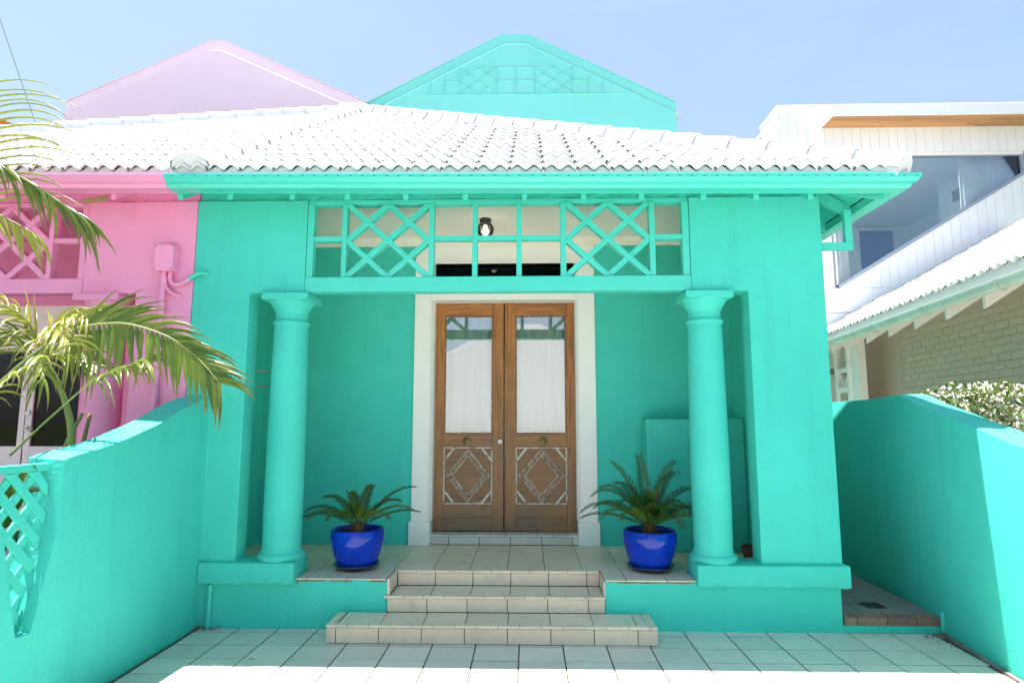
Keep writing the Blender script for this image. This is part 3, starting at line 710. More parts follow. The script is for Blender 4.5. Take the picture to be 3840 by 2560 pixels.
# ------------------------------------------------------------------ gables
def gable(house, x0, x1, pkl, pkr, ze0, ze1, zp0, zp1, zlow, m, m_line=None, lines=None):
    Y0 = 10.55
    outl = [(x0, zlow), (x0, ze0), (pkl, zp0), (pkr, zp1), (x1, ze1), (x1, zlow)]
    g = obj('gable_wall', prism(B(), outl, 'y', Y0, Y0 + .30), m, house)
    # projecting field under the raking band with a splayed upper edge
    d = .195; f = .045
    inn = [(x0 + .003, zlow), (x0 + .003, ze0 - d * 1.12), (pkl + .05, zp0 - d), (pkr - .05, zp1 - d), (x1 - .003, ze1 - d * 1.12), (x1 - .003, zlow)]
    back = [(a, b + (f if b > zlow + .1 else 0)) for a, b in inn]
    bm = B(); A = [bm.verts.new((a, Y0 - .042, b)) for a, b in inn]; Bk = [bm.verts.new((a, Y0 + .01, b)) for a, b in back]
    bm.faces.new(A); bm.faces.new(Bk[::-1])
    for i in range(6): bm.faces.new([A[i], Bk[i], Bk[(i + 1) % 6], A[(i + 1) % 6]])
    fld = obj('gable_field', bm, m, g)
    # thin flashing on top of the rake
    cap = [(x0 - .02, ze0), (x0 - .02, ze0 + .018), (pkl, zp0 + .018), (pkr, zp1 + .018), (x1 + .02, ze1 + .018), (x1 + .02, ze1), (pkr, zp1 + .001), (pkl, zp0 + .001)]
    obj('coping', prism(B(), cap, 'y', Y0 - .012, Y0 + .34), m, g)
    if lines:
        bm = B()
        for p, q in lines: bar(bm, p, q, .014, Y0 - .058, Y0 - .036)
        obj('panel_beading', bm, m, g)
    # upper storey behind the gable
    sidez = (ze0 + ze1) / 2 - .05
    obj('upper_wall', box(B(), x0 + .02, x1 - .02, Y0 + .302, 17, zlow, sidez - .1), m, house)
    rf = [(x0 - .15, Y0 + .305, ze0 - .02), ((pkl + pkr) / 2, Y0 + .305, zp0 - .02), ((pkl + pkr) / 2, 17, zp0 - .02), (x0 - .15, 17, ze0 - .02)]
    obj('upper_roof', roofbase(rf, .08), M['roof'], house)
    rf = [((pkl + pkr) / 2, Y0 + .305, zp0 - .021), (x1 + .15, Y0 + .305, ze1 - .021), (x1 + .15, 17, ze1 - .021), ((pkl + pkr) / 2, 17, zp0 - .021)]
    obj('upper_roof', roofbase(rf, .08), M['roof'], house)
zt_, zm_, zl_ = 7.903, 7.651, 7.398
vx = (-1.206, -.538, -.2, .138, .816)
LN = [((-2.22, zl_ + .004), (1.82, zl_ - .018)), ((-1.206, zt_), (.816, zt_)), ((-1.741, zm_), (-1.206, zm_)), ((-.538, zm_), (.138, zm_)), ((.816, zm_ - .004), (1.354, zm_ - .008))]
LN += [((v, zl_), (v, zt_)) for v in vx] + [((-1.741, zl_), (-1.741, zm_)), ((-1.475, zl_), (-1.475, 7.765)), ((1.099, zl_ - .01), (1.099, 7.765)), ((1.354, zl_ - .012), (1.354, zm_ - .008))]
for a, b in ((-1.206, -.538), (.138, .816)):
    m_ = (a + b) / 2
    LN += [((a, zt_), (b, zl_)), ((b, zt_), (a, zl_)), ((m_, zt_), (b, zm_)), ((m_, zt_), (a, zm_)), ((a, zm_), (m_, zl_)), ((b, zm_), (m_, zl_))]
gable(gh, -2.872, 2.652, -.453, .038, 7.275, 7.222, 8.556, 8.552, 4.0, M['turq_hazed'], lines=LN)

# ------------------------------------------------------------------ pink house
ph = thing('house', (-5.6, 6, 0), 'pink rendered house with lilac gable at the left, half hidden by palm fronds', 'house', 'pastel semi-detached houses')
half_house(ph, lambda x: 2 * PL - x, {'wall': M['pink'], 'wood': M['pink_wood']}, False)
obj('plinth', box(B(), -8.3, PL - .003, 5.085, 5.36, -.2, .362), M['pink'], ph, .008)
obj('porch_floor', box(B(), -8.0, PL - .06, 5.36, 6.46, -.2, .376), M['tile'], ph)
obj('back_wall', box(B(), -4.70, PL - .06, 6.45, 6.60, .30, 3.70), M['pink'], ph)
obj('back_wall', box(B(), -8.0, -6.05, 6.45, 6.60, .30, 3.70), M['pink'], ph)
obj('back_wall', box(B(), -6.05, -4.70, 6.45, 6.60, 2.83, 3.70), M['pink'], ph)
obj('side_wall', box(B(), PL - .055, PL - .004, 5.274, 6.449, .30, 3.70), M['pink'], ph)
obj('ceiling', box(B(), -8.0, PL - .06, 5.274, 6.448, 3.530, 3.60), M['pink'], ph)
obj('end_wall', box(B(), -8.35, -8.0, 5.08, 16, -.1, 3.60), M['pink'], ph)
f2 = obj('door_frame', box(B(), -6.05, -4.695, 6.425, 6.52, 2.36, 2.825), M['white'], ph, .004)
for k in range(7): obj('moulding', box(B(), -6.05, -4.690, 6.412, 6.424, 2.40 + k * .058, 2.40 + k * .058 + .035), M['white'], f2, .004)
for a, b, g0, g1, kx in ((-5.995, -5.285, -5.90, -5.345, None), (-5.270, -4.560, -5.205, -4.66, -5.243)):
    d = obj('door', box(B(), a, b, 6.48, 6.52, .45, 1.30), M['white'], ph, .003)
    for s0, s1 in ((a, g0), (g1, b)): obj('stile', box(B(), s0, s1, 6.475, 6.522, .44, 2.355), M['white'], d, .004)
    obj('rail', box(B(), g0, g1, 6.478, 6.520, 1.20, 1.345), M['white'], d, .004); obj('rail', box(B(), g0, g1, 6.478, 6.520, 2.33, 2.357), M['white'], d, .004)
    obj('pane', box(B(), g0, g1, 6.497, 6.502, 1.345, 2.33), M['glass_dark'], d)
    if kx:
        for z in (1.69, 1.532):
            bm = B(); prism(bm, [(kx + .028 * math.cos(i * math.pi / 10), z + .028 * math.sin(i * math.pi / 10)) for i in range(20)], 'y', 6.455, 6.476); h = obj('lock_rose', bm, M['steel'], d, .004)
        obj('lever', tube(B(), [(kx, 6.455, 1.532), (kx, 6.43, 1.532), (kx + .06, 6.425, 1.53), (kx + .11, 6.425, 1.53)], .010, 8), M['steel'], d, smooth=True)
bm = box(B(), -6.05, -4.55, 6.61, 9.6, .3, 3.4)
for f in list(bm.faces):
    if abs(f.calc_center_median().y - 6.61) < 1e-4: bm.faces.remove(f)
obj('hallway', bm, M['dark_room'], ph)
proof = obj('roof', roofbase([rz(-8.5, 4.62), rz(PL - .003, 4.62), (PL - .003, 9.70, apex[2])], .03), M['sarking'], ph)
def inview(p): return p.x > -.88 * p.y - .45 and hip_side(HIPL, p) < .05
cutL = (HIPL[0], Vector((-(HIPL[1].y - HIPL[0].y), HIPL[1].x - HIPL[0].x, 0)).normalized())
U2 = U
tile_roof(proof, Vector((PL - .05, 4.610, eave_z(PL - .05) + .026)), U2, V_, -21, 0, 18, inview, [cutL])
bm = roofbase([rz(-8.5, 4.6, .03), rz(-6.6, 4.6, .03), rz(-6.6, 6.2, .03)], .02); obj('outer_roof', bm, M['roof'], ph)
ridge_caps(proof, rz(-8.5, 4.65, .07), rz(PL, 9.70, .09), .36, .135, .10)
obj('eave_bedding', bedding(-8.5, PL - .001, PL - .05), M['roof'], ph)
gutter('gutter', [(-8.5, 4.56, 0, -1), (PL - .0, 4.56, 0, -1)], M['pink_metal'], ph, eave_z)
q = [(-8.5, eave_z(-8.5) - .100), (PL - .001, eave_z(PL) - .100), (PL - .001, eave_z(PL)), (-8.5, eave_z(-8.5))]
obj('fascia', prism(B(), q, 'y', 4.707, 4.735), M['pink_wood'], ph, .003)
for k in range(8): rafter(ph, -3.319 - .458 * k, M['pink_wood'])
for k in range(14):
    b = PL - .01 - k * .40
    obj('soffit_board', prism(B(), [(4.737, eave_z(-3) - .02), (5.10, eave_z(-3) + .20), (5.10, eave_z(-3) + .215), (4.737, eave_z(-3) - .005)], 'x', b - .396, b), M['pink_wood'], ph)
gable(ph, -8.41, -2.875, -5.80, -5.523, 7.382, 7.29, 8.519, 8.515, 4.0, M['pink_gable'])

# junction box with its conduits on the pink wall
jb = thing('junction_box', (-3.02, 5.03, 2.95), 'pink painted electrical junction box with conduits beside the colour boundary', 'electrical box')
obj('box_body', box(B(), -3.095, -2.945, 5.005, 5.079, 2.842, 3.062), M['pink_metal'], jb, .006)
obj('box_lid', box(B(), -3.100, -2.940, 4.978, 5.004, 2.838, 3.066), M['pink_metal'], jb, .012, seg=3)
for x, z in ((-3.088, 3.052), (-2.952, 3.052), (-3.088, 2.852), (-2.952, 2.852)):
    obj('screw', prism(B(), [(x + .006 * math.cos(i), z + .006 * math.sin(i)) for i in range(6)], 'y', 4.975, 4.979), M['brass'], jb)
obj('conduit', tube(B(), [(-3.045, 5.045, 2.845), (-3.045, 5.045, 2.3), (-3.05, 5.045, 1.5)], .024, 12), M['pink_metal'], jb, smooth=True)
obj('conduit', tube(B(), bez([(-2.99, 5.045, 2.84), (-2.985, 5.045, 2.77), (-2.94, 5.045, 2.735), (-2.87, 5.04, 2.75), (-2.82, 5.04, 2.785)], 8), .018, 12), M['pink_metal'], jb, smooth=True)
c = obj('conduit', tube(B(), bez([(-2.82, 5.04, 2.785), (-2.76, 5.035, 2.82), (-2.72, 5.045, 2.835), (-2.695, 5.085, 2.835)], 8), .0185, 12), M['turq_metal'], jb, smooth=True); c['label'] = 'turquoise painted end of the conduit'
obj('conduit', tube(B(), bez([(-3.03, 5.045, 2.80), (-3.02, 5.045, 2.72), (-2.96, 5.045, 2.66), (-2.90, 5.085, 2.64)], 8), .016, 10), M['pink_metal'], jb, smooth=True)
# broken timber offcut tucked under the pink eave
bm = B(); box(bm, -.09, .09, -.012, .012, -.02, .02); bmesh.ops.rotate(bm, verts=bm.verts, matrix=Matrix.Rotation(R(-24), 3, 'Y') @ Matrix.Rotation(R(30), 3, 'Z'))
bmesh.ops.translate(bm, verts=bm.verts, vec=(-3.60, 4.93, 3.435))
tag(obj('timber_offcut', bm, mat('raw timber', (.42, .30, .17), .8, .2, 20), None), 'short bare timber offcut wedged under the pink eave', 'timber')

# orange house further along the row
oh = thing('house', (-16, 14, 0), 'orange gabled house just showing behind the palm at the left edge', 'house', 'pastel semi-detached houses')
obj('gable_wall', prism(B(), [(-18, 0), (-18, 8.0), (-15.2, 9.1), (-14.6, 9.1 + .55), (-14.2, 9.62), (-11.0, 8.02), (-11.0, 0)], 'y', 14, 14.4), M['orange'], oh)
obj('upper_wall', box(B(), -17.9, -11.1, 14.41, 19, 0, 7.9), M['orange'], oh)
for a, b in (((-14.4, 9.64), (-10.9, 8.03)), ((-18.2, 8.0), (-14.4, 9.64))):
    obj('roof', roofbase([(a[0], 13.95, a[1]), (b[0], 13.95, b[1]), (b[0], 19, b[1]), (a[0], 19, a[1])], .06), M['roof'] if a[0] < -15 else M['orange'], oh)
bm = tube(B(), [(-14.5, 12, 18.0), (-11.169, 12, 10.06), (-10.09, 12, 7.535), (-9.0, 12, 5.2)], .006, 6); tag(obj('overhead_cable', bm, M['cable']), 'thin dark cable slanting down behind the palm fronds', 'cable')

# ------------------------------------------------------------------ garden walls
def garden_wall(name, inner, thick, prof, m, label, side):
    """inner(y)->x of the face towards the terrace; prof = [(y,z)] of the top edge; side -1 left, +1 right"""
    bm = B(); cols = []
    for y, z in prof:
        xi = inner(y); xo = xi + side * thick
        cols.append([bm.verts.new(p) for p in ((xi, y, -.2), (xi, y, z), (xo, y, z + .012), (xo, y, -.2))])
    for a, b in zip(cols, cols[1:]):
        for k in range(4): bm.faces.new([a[k], a[(k + 1) % 4], b[(k + 1) % 4], b[k]])
    bm.faces.new(cols[0]); bm.faces.new(cols[-1][::-1])
    return tag(obj(name, bm, m, None, .006, smooth=True, seg=2), label, 'wall', 'turquoise garden walls')
def smoothprof(pts, n=6):
    b = bez([(0, y, z) for y, z in pts], n); return [(p.y, p.z) for p in b]
rx = lambda y: 3.07 + (y - 4.209) * (.105 if y < 5.3 else .093) + (.0 if y < 5.3 else .0131)
rp = smoothprof([(11.5, 1.81), (7, 1.81), (5.9, 1.815), (5.507, 1.825), (5.17, 1.735), (4.80, 1.645), (4.56, 1.583), (4.38, 1.543), (3.96, 1.44), (3.5, 1.40), (2.6, 1.39), (-2.2, 1.39)])
rw = garden_wall('garden_wall', rx, .225, rp, M['turq'], 'turquoise garden wall at the right with a sweeping top and a sunlit end', 1)
lp = [(5.078, 1.79), (4.95, 1.775)] + smoothprof([(4.80, 1.735), (4.60, 1.665), (4.40, 1.59), (4.208, 1.536), (3.904, 1.459), (3.61, 1.412), (3.50, 1.388)])
# left wall: upper ramp, the wall below and before the lattice opening
lw_prof = lp
lw = garden_wall('garden_wall', lambda y: -2.60, .21, lp + [(3.492, 1.0), (3.365, .508), (3.268, .512), (3.04, 1.39), (2.4, 1.39), (-2.2, 1.39)], M['turq'], 'turquoise garden wall at the left with a V-shaped lattice opening', -1)
# lattice in the opening: frame and crossing slats
fr_ = obj('lattice_frame', box(B(), -2.725, -2.675, 3.03, 3.60, 1.332, 1.372), M['turq_wood'], lw, .003)
def slat(p, q, w, xa, xb, par, nm):          # bar in the plane x
    p, q = Vector(p), Vector(q); d = (q - p).normalized(); nn = Vector((-d.y, d.x)) * w / 2
    bm = prism(B(), [tuple(p - nn), tuple(q - nn), tuple(q + nn), tuple(p + nn)], 'x', xa, xb)
    bmesh.ops.bisect_plane(bm, geom=bm.verts[:] + bm.edges[:] + bm.faces[:], plane_co=(0, 0, 1.331), plane_no=(0, 0, 1), clear_outer=True)
    for co, no in (((0, 3.472, 1.0), (0, 1, -.257)), ((0, 3.09, 1.2), (0, -1, -.27)), ((0, 3.49, 1), (0, 1, 0))):
        bmesh.ops.bisect_plane(bm, geom=bm.verts[:] + bm.edges[:] + bm.faces[:], plane_co=co, plane_no=no, clear_outer=True)
    if len(bm.faces) > 3: obj(nm, bm, M['turq_wood'], par, .0015)
    else: bm.free()
slat((3.57, 1.36), (3.50, 1.0), .04, -2.72, -2.68, lw, 'lattice_frame'); slat((3.50, 1.0), (3.36, .50), .04, -2.72, -2.68, lw, 'lattice_frame')
for k in range(9):
    z = .25 + k * .155
    slat((2.8, z + .42), (3.7, z - .48), .046, -2.685, -2.672, fr_, 'slat')
    slat((2.8, z - .48), (3.7, z + .42), .046, -2.702, -2.689, fr_, 'slat')
# small pipe beside the right wall
obj('drain_pipe', tube(B(), [(3.150, 5.06, 0), (3.147, 5.05, .10), (3.145, 5.045, .165)], .017, 10), M['turq_metal'], rw, smooth=True)

# brick edged side path
sp = sheet('side_path', 2.436, 3.20, 5.19, 11.5, .103, 'side_concrete')
obj('riser', box(B(), 2.412, 3.165, 5.085, 5.19, -.1, .053), M['turq'], sp, .003)
for a, b in ((2.425, 2.520), (2.526, 2.745), (2.751, 2.970), (2.976, 3.160)):
    obj('brick', box(B(), a, b, 5.078, 5.188, .055, .107), M['brick'], sp, .005)
bm = B()
for r in range(3):
    for k in range(4): 
        a = 2.44 + k * .18 - (.09 if r % 2 else 0)
        obj('paver', box(B(), max(a, 2.44), min(a + .172, 3.19), 5.196 + r * .18, 5.368 + r * .18, .098, .109 + random.uniform(-.002, .002)), M['side_concrete'], sp, .004)
dg = thing('drain_grate', (2.81, 5.40, .11), 'small dark metal drain grate set in the side path', 'drain')
obj('grate_frame', box(B(), 2.72, 2.90, 5.30, 5.50, .105, .113), M['side_concrete'], dg, .002)
for k in range(8): obj('bar', box(B(), 2.735 + k * .02, 2.735 + k * .02 + .009, 5.32, 5.48, .113, .118), M['black'], dg)

# ------------------------------------------------------------------ lamp, pots, plants
lm = thing('ceiling_lamp', (-.40, 5.80, 3.53), 'smoked glass globe lamp on a black fitting under the porch ceiling', 'lamp')
obj('fitting', lathe(B(), [(.055, 3.529), (.055, 3.50), (.05, 3.492), (.042, 3.488), (.042, 3.47), (.0415, 3.465)], -.40, 5.80, 24), M['black'], lm, smooth=True)
gp = [(.045 + 0 if i == 0 else .082 * math.sin(math.pi * (.18 + .82 * i / 16)), 3.425 + .082 * math.cos(math.pi * (.18 + .82 * i / 16))) for i in range(16)] + [(.004, 3.343)]
obj('globe', lathe(B(), gp, -.40, 5.80, 28, False), M['globe'], lm, smooth='all')
bp = [(.015, 3.47), (.016, 3.45)] + [(max(.003, .033 * math.sin(math.pi * (.15 + .85 * i / 10))), 3.405 + .036 * math.cos(math.pi * (.15 + .85 * i / 10))) for i in range(11)]
obj('bulb', lathe(B(), bp, -.40, 5.80, 20), M['bulb'], lm, smooth='all')

def add_attr(bm):
    return bm.verts.layers.float.new('along')
def cycad_frond(bm, lay, base, az, elev, ln, droop, lw_, seed, n=52, cup=.5):
    rnd = random.Random(seed)
    d = Vector((math.cos(az) * math.cos(elev), math.sin(az) * math.cos(elev), math.sin(elev))); p = Vector(base); pts = [p.copy()]; dirs = [d.copy()]
    k = 26
    for i in range(k):
        d = (d + Vector((0, 0, -droop * (i / k) ** 1.2 / k * 3))).normalized(); p = p + d * ln / k; pts.append(p.copy()); dirs.append(d.copy())
    vs = None
    for i, (q, e) in enumerate(zip(pts, dirs)):
        s = e.cross(Vector((0, 0, 1))); s = s.normalized() if s.length > .02 else Vector((math.sin(az), -math.cos(az), 0))
        u = s.cross(e).normalized(); w = .006 * (1 - .75 * i / k)
        ring = [bm.verts.new(q + s * w), bm.verts.new(q + u * w * .7), bm.verts.new(q - s * w), bm.verts.new(q - u * w * .7)]
        for v in ring: v[lay] = .6 if i < 6 else .1
        if vs:
            for j in range(4): bm.faces.new([vs[j], vs[(j + 1) % 4], ring[(j + 1) % 4], ring[j]])
        vs = ring
    for i in range(n):
        t = .16 + .84 * i / (n - 1); f = t * k; a = int(min(f, k - 1)); q = pts[a].lerp(pts[a + 1], f - a); e = dirs[a]
        s = e.cross(Vector((0, 0, 1))); s = s.normalized() if s.length > .02 else Vector((math.sin(az), -math.cos(az), 0)); u = s.cross(e).normalized()
        L_ = 1.28 * lw_ * (math.sin(math.pi * min(1, .12 + t * .80)) ** .6) * rnd.uniform(.88, 1.08)
        for sg in (-1, 1):
            dd = (s * sg * .75 + e * (.55 + .5 * t) + u * cup * rnd.uniform(.7, 1.2)).normalized()
            tip = q + dd * L_ + Vector((0, 0, -.12 * L_)); mid = q + dd * L_ * .5 + u * .003; wv = e * .0040
            v = [bm.verts.new(x) for x in (q - wv * .6, q + wv * .6, mid + wv, tip, mid - wv)]
            for vv, tt in zip(v, (0, 0, .3, .7, .3)): vv[lay] = tt
            bm.faces.new([v[0], v[1], v[2], v[4]]); bm.faces.new([v[4], v[2], v[3]])
def pot_plant(cx, cy, label, label_s, fronds, rscale=1.0):
    z0 = .376
    sa = tag(obj('pot_saucer', lathe(B(), [(.135, z0), (.150, z0 + .004), (.168, z0 + .020), (.190, z0 + .036), (.196, z0 + .040), (.192, z0 + .046), (.170, z0 + .030), (.150, z0 + .016), (.02, z0 + .015)], cx, cy, 56), M['saucer'], None, smooth=True), label_s, 'saucer', 'blue pot saucers on the porch')
    t = thing('potted_cycad', (cx, cy, z0 + .016), label, 'potted plant', 'cycads in cobalt pots')
    b = z0 + .016; k = rscale
    prof = [(.02, b), (.140 * k, b), (.150 * k, b + .008), (.172 * k, b + .05), (.196 * k, b + .11), (.215 * k, b + .18), (.224 * k, b + .235), (.225 * k, b + .27), (.221 * k, b + .295), (.217 * k, b + .309), (.209 * k, b + .313), (.200 * k, b + .306), (.196 * k, b + .28), (.190 * k, b + .20)]
    obj('pot', lathe(B(), prof, cx, cy, 72, False), M['pot'], t, smooth='all')
    bm = B(); n = 26; ctr = bm.verts.new((cx, cy, b + .285)); prev = None
    rings = []
    for r in (.07, .13, .197 * k):
        rings.append([bm.verts.new((cx + r * math.cos(2 * math.pi * i / n), cy + r * math.sin(2 * math.pi * i / n), b + .272 + random.uniform(-.008, .012))) for i in range(n)])
    for i in range(n):
        bm.faces.new([ctr, rings[0][i], rings[0][(i + 1) % n]])
        for p, q in zip(rings, rings[1:]): bm.faces.new([p[i], q[i], q[(i + 1) % n], p[(i + 1) % n]])
    obj('soil', bm, M['soil'], t)
    bm = lathe(B(), [(.055, b + .26), (.062, b + .29), (.058, b + .33), (.040, b + .36), (.02, b + .375)], cx, cy, 14)
    for v in bm.verts: v.co += Vector((random.uniform(-.008, .008), random.uniform(-.008, .008), random.uniform(-.006, .006)))
    obj('caudex', bm, M['cyc_base'], t)
    for i, (az, el, ln, dr, lw_, cup) in enumerate(fronds):
        bm = B(); lay = add_attr(bm)
        cycad_frond(bm, lay, (cx + .03 * math.cos(R(az)), cy + .03 * math.sin(R(az)), b + .335), R(az), R(el), ln, dr, lw_, i * 7 + int(cx * 100), cup=cup)
        obj('frond', bm, M['cycad'], t)
    return t
FL = [(172, 34, .50, 1.0, .075, .35), (190, 26, .52, 1.0, .075, .3), (150, 46, .46, .9, .08, .4), (215, 38, .44, 1.2, .08, .4), (120, 55, .40, .9, .08, .4), (268, 58, .36, 1.3, .075, .5), (80, 62, .40, .8, .08, .4),
      (12, 50, .56, .8, .075, .35), (-8, 36, .50, .9, .075, .35), (5, 24, .50, .5, .07, .3), (35, 46, .42, 1.0, .075, .4), (-35, 40, .38, 1.2, .075, .4), (240, 45, .36, 1.4, .075, .4), (300, 52, .34, 1.3, .07, .4)]
FR = [(172, 36, .60, 1.15, .085, .35), (185, 22, .56, .6, .08, .3), (150, 58, .56, 1.3, .09, .4), (168, 56, .58, 1.5, .09, .4), (200, 40, .46, 1.3, .085, .4), (150, 68, .60, .7, .10, .4), (110, 80, .58, .5, .10, .4), (35, 68, .60, .7, .10, .4), (45, 60, .58, .8, .10, .4),
      (20, 50, .58, 1.0, .10, .4), (5, 32, .60, .9, .085, .35), (-8, 40, .52, 1.5, .09, .4), (-20, 28, .52, 1.3, .10, .4), (-50, 52, .40, 1.5, .085, .4), (-80, 58, .38, 1.6, .085, .45), (-110, 58, .38, 1.6, .08, .45), (225, 45, .42, 1.4, .085, .4), (250, 62, .44, 1.5, .085, .45), (130, 60, .5, 1.0, .09, .4), (30, 35, .5, 1.2, .09, .4), (75, 50, .5, 1.2, .1, .4), (-30, 62, .36, 1.4, .09, .4), (-95, 70, .42, 1.4, .09, .4), (270, 40, .34, 1.2, .08, .4), (-62, 35, .40, 1.2, .09, .4), (160, 42, .5, 1.2, .09, .4), (215, 60, .42, 1.5, .09, .4)]
pot_plant(-1.447, 5.44, 'sparse cycad in a cobalt blue glazed pot, left of the front steps', 'dark navy saucer under the blue pot left of the steps', FL)
pot_plant(1.022, 5.44, 'full bushy cycad in a cobalt blue glazed pot beside the right column', 'dark navy saucer under the blue pot by the right column', FR)
bm = lathe(B(), [(.05, .377), (.062, .38), (.085, .46), (.088, .50), (.095, .505), (.095, .525), (.086, .527), (.08, .50), (.02, .495)], 1.955, 5.68, 28)
tag(obj('terracotta_pot', bm, M['terracotta'], None, smooth=True), 'small terracotta pot peeking out behind the right pillar', 'pot')

# ------------------------------------------------------------------ palm beside the left wall
def leaflet(bm, lay, p, d, ln, w, grav, fold=.35, n=8, curl=0, sway=0):
    p = Vector(p); d = Vector(d).normalized(); prev = None
    for i in range(n + 1):
        t = i / n
        if t < .12: ww = w * (.35 + .65 * t / .12)
        else: ww = w * (1 - ((t - .12) / .88) ** 1.6)
        s = d.cross(Vector((.25, -.95, .2))); s = s.normalized() if s.length > .05 else Vector((1, 0, 0))
        s = (s + Vector((sway * t, 0, 0))).normalized(); nrm = d.cross(s).normalized()
        if i == n: row = [bm.verts.new(p)] * 3
        else: row = [bm.verts.new(p + s * ww / 2 + nrm * ww * fold), bm.verts.new(p), bm.verts.new(p - s * ww / 2 + nrm * ww * fold)]
        for v in row: v[lay] = t
        if prev:
            for j in range(2):
                vs = [prev[j], prev[j + 1], row[j + 1], row[j]]; vs = [v for k_, v in enumerate(vs) if v not in vs[:k_]]
                if len(vs) > 2: bm.faces.new(vs)
        prev = row
        d = (d + Vector((curl * t / n * 4, 0, -grav / n * (.4 + 1.4 * t)))).normalized(); p = p + d * ln / n
def frond(parent, pts, n, up_fn, dn_fn, m, stem_r=.011, start=.3, seed=1, every=4):
    rnd = random.Random(seed); C = bez(pts, 10); f = obj('frond', tube(B(), C, lambda t: stem_r * (1 - .8 * t), 7), M['stem'], parent, smooth='all')
    N_ = len(C) - 1
    for i in range(n):
        t = start + (1 - start) * i / (n - 1); q = t * N_; a = int(min(q, N_ - 1)); p = C[a].lerp(C[a + 1], q - a); e = (C[min(a + 2, N_)] - C[max(a - 1, 0)]).normalized()
        for fn in (up_fn, dn_fn):
            for spec in fn(t, e, rnd):
                d, ln, w, g = spec[:4]; bm = B(); lay = add_attr(bm); leaflet(bm, lay, p, d, ln, w, g, curl=rnd.uniform(-.25, .25), sway=rnd.uniform(-.4, .4), fold=rnd.uniform(.15, .45))
                obj('leaflet', bm, m, f, smooth='all')
    return f
pal = thing('palm', (-3.22, 4.35, .05), 'green feather palm leaning over the left garden wall in front of the pink house', 'palm', 'feather palms at the left')
obj('stem', tube(B(), bez([(-3.20, 4.38, .05), (-3.21, 4.40, .8), (-3.23, 4.40, 1.43), (-3.27, 4.38, 1.69), (-3.33, 4.3, 1.93), (-3.40, 4.25, 2.05)], 6), lambda t: .034 * (1 - .6 * t), 10), M['stem'], pal, smooth='all')
obj('stem', tube(B(), bez([(-3.24, 4.40, .05), (-3.27, 4.42, .9), (-3.33, 4.45, 1.35), (-3.22, 4.47, 1.66)], 6), lambda t: .022 * (1 - .5 * t), 8), M['stem'], pal, smooth='all')
obj('stem', tube(B(), bez([(-3.16, 4.36, .05), (-3.15, 4.38, .9), (-3.15, 4.4, 1.4), (-3.13, 4.42, 1.66)], 6), lambda t: .022 * (1 - .4 * t), 8), M['twig'], pal, smooth='all')
V3 = Vector
def up_main(t, e, r):
    b = max(0, (t - .45) / .55); base = e * .8 * (1 - b) + V3((1.0, .05, -.12)) * b
    return [(base + V3((0, .20 * (1 - b), .62 * (1 - b))) + V3((r.uniform(-.12, .12), r.uniform(-.15, .1), r.uniform(-.10, .12))), (.48 - .16 * t) * r.uniform(.7, 1.1), .025 + .010 * r.random(), .5 + .7 * r.random())]
def dn_main(t, e, r):
    return [((e * (.12 + .65 * t ** 3) + V3((0, -.22, -.85)) + V3((r.uniform(-.10, .10), r.uniform(-.12, .12), 0))), (.46 - .13 * t ** 2) * r.uniform(.72, 1.12), .030 + .008 * r.random(), .7)]
frond(pal, [(-3.445, 3.95, 1.809), (-3.279, 3.97, 1.984), (-3.118, 4.0, 2.128), (-2.941, 4.0, 2.214), (-2.768, 4.0, 2.24), (-2.632, 4.0, 2.237), (-2.463, 4.0, 2.193), (-2.314, 4.0, 2.13), (-2.183, 4.0, 2.039), (-2.075, 3.98, 1.945), (-1.99, 3.96, 1.86)], 36, up_main, dn_main, M['palm'], .013, .26, 3)
def up_thin(t, e, r):
    return [((e * .9 + V3((0, .5, .45)) + V3((r.uniform(-.3, .3), r.uniform(-.3, .3), r.uniform(-.1, .2)))), .34 * r.uniform(.6, 1.1), .015 + .008 * r.random(), 1.6 + r.random())]
def dn_thin(t, e, r):
    return [((e * .55 + V3((0, -.55, -.15)) + V3((r.uniform(-.3, .3), r.uniform(-.2, .2), r.uniform(-.2, .2)))), .36 * r.uniform(.6, 1.15), .016 + .009 * r.random(), 1.6 + r.random())]
frond(pal, [(-3.209, 3.85, 1.394), (-3.002, 3.87, 1.616), (-2.762, 3.9, 1.855), (-2.608, 3.92, 1.93), (-2.46, 3.94, 2.00)], 12, up_thin, dn_thin, M['palm'], .0085, .5, 5)
frond(pal, [(-3.36, 4.3, 1.98), (-3.30, 4.2, 2.20), (-3.15, 4.12, 2.30), (-2.98, 4.08, 2.32)], 15, up_thin, dn_thin, M['palm_y'], .009, .2, 8)
frond(pal, [(-3.40, 4.28, 2.05), (-3.42, 4.2, 2.22), (-3.50, 4.15, 2.34), (-3.62, 4.1, 2.40), (-3.8, 4.05, 2.38)], 16, up_thin, dn_thin, M['palm_y'], .009, .2, 9)
frond(pal, [(-3.30, 4.35, 1.85), (-3.20, 4.25, 2.02), (-3.08, 4.2, 2.06), (-2.93, 4.15, 1.98)], 13, up_thin, dn_thin, M['palm'], .009, .2, 12)
frond(pal, [(-3.36, 4.33, 1.9), (-3.50, 4.2, 2.1), (-3.68, 4.1, 2.17), (-3.9, 4.0, 2.12)], 13, up_thin, dn_thin, M['palm'], .009, .2, 14)
frond(pal, [(-3.62, 3.4, 1.0), (-3.42, 3.5, 1.45), (-3.20, 3.65, 1.78), (-2.95, 3.75, 2.0)], 9, up_thin, dn_thin, M['palm_y'], .010, .55, 16)

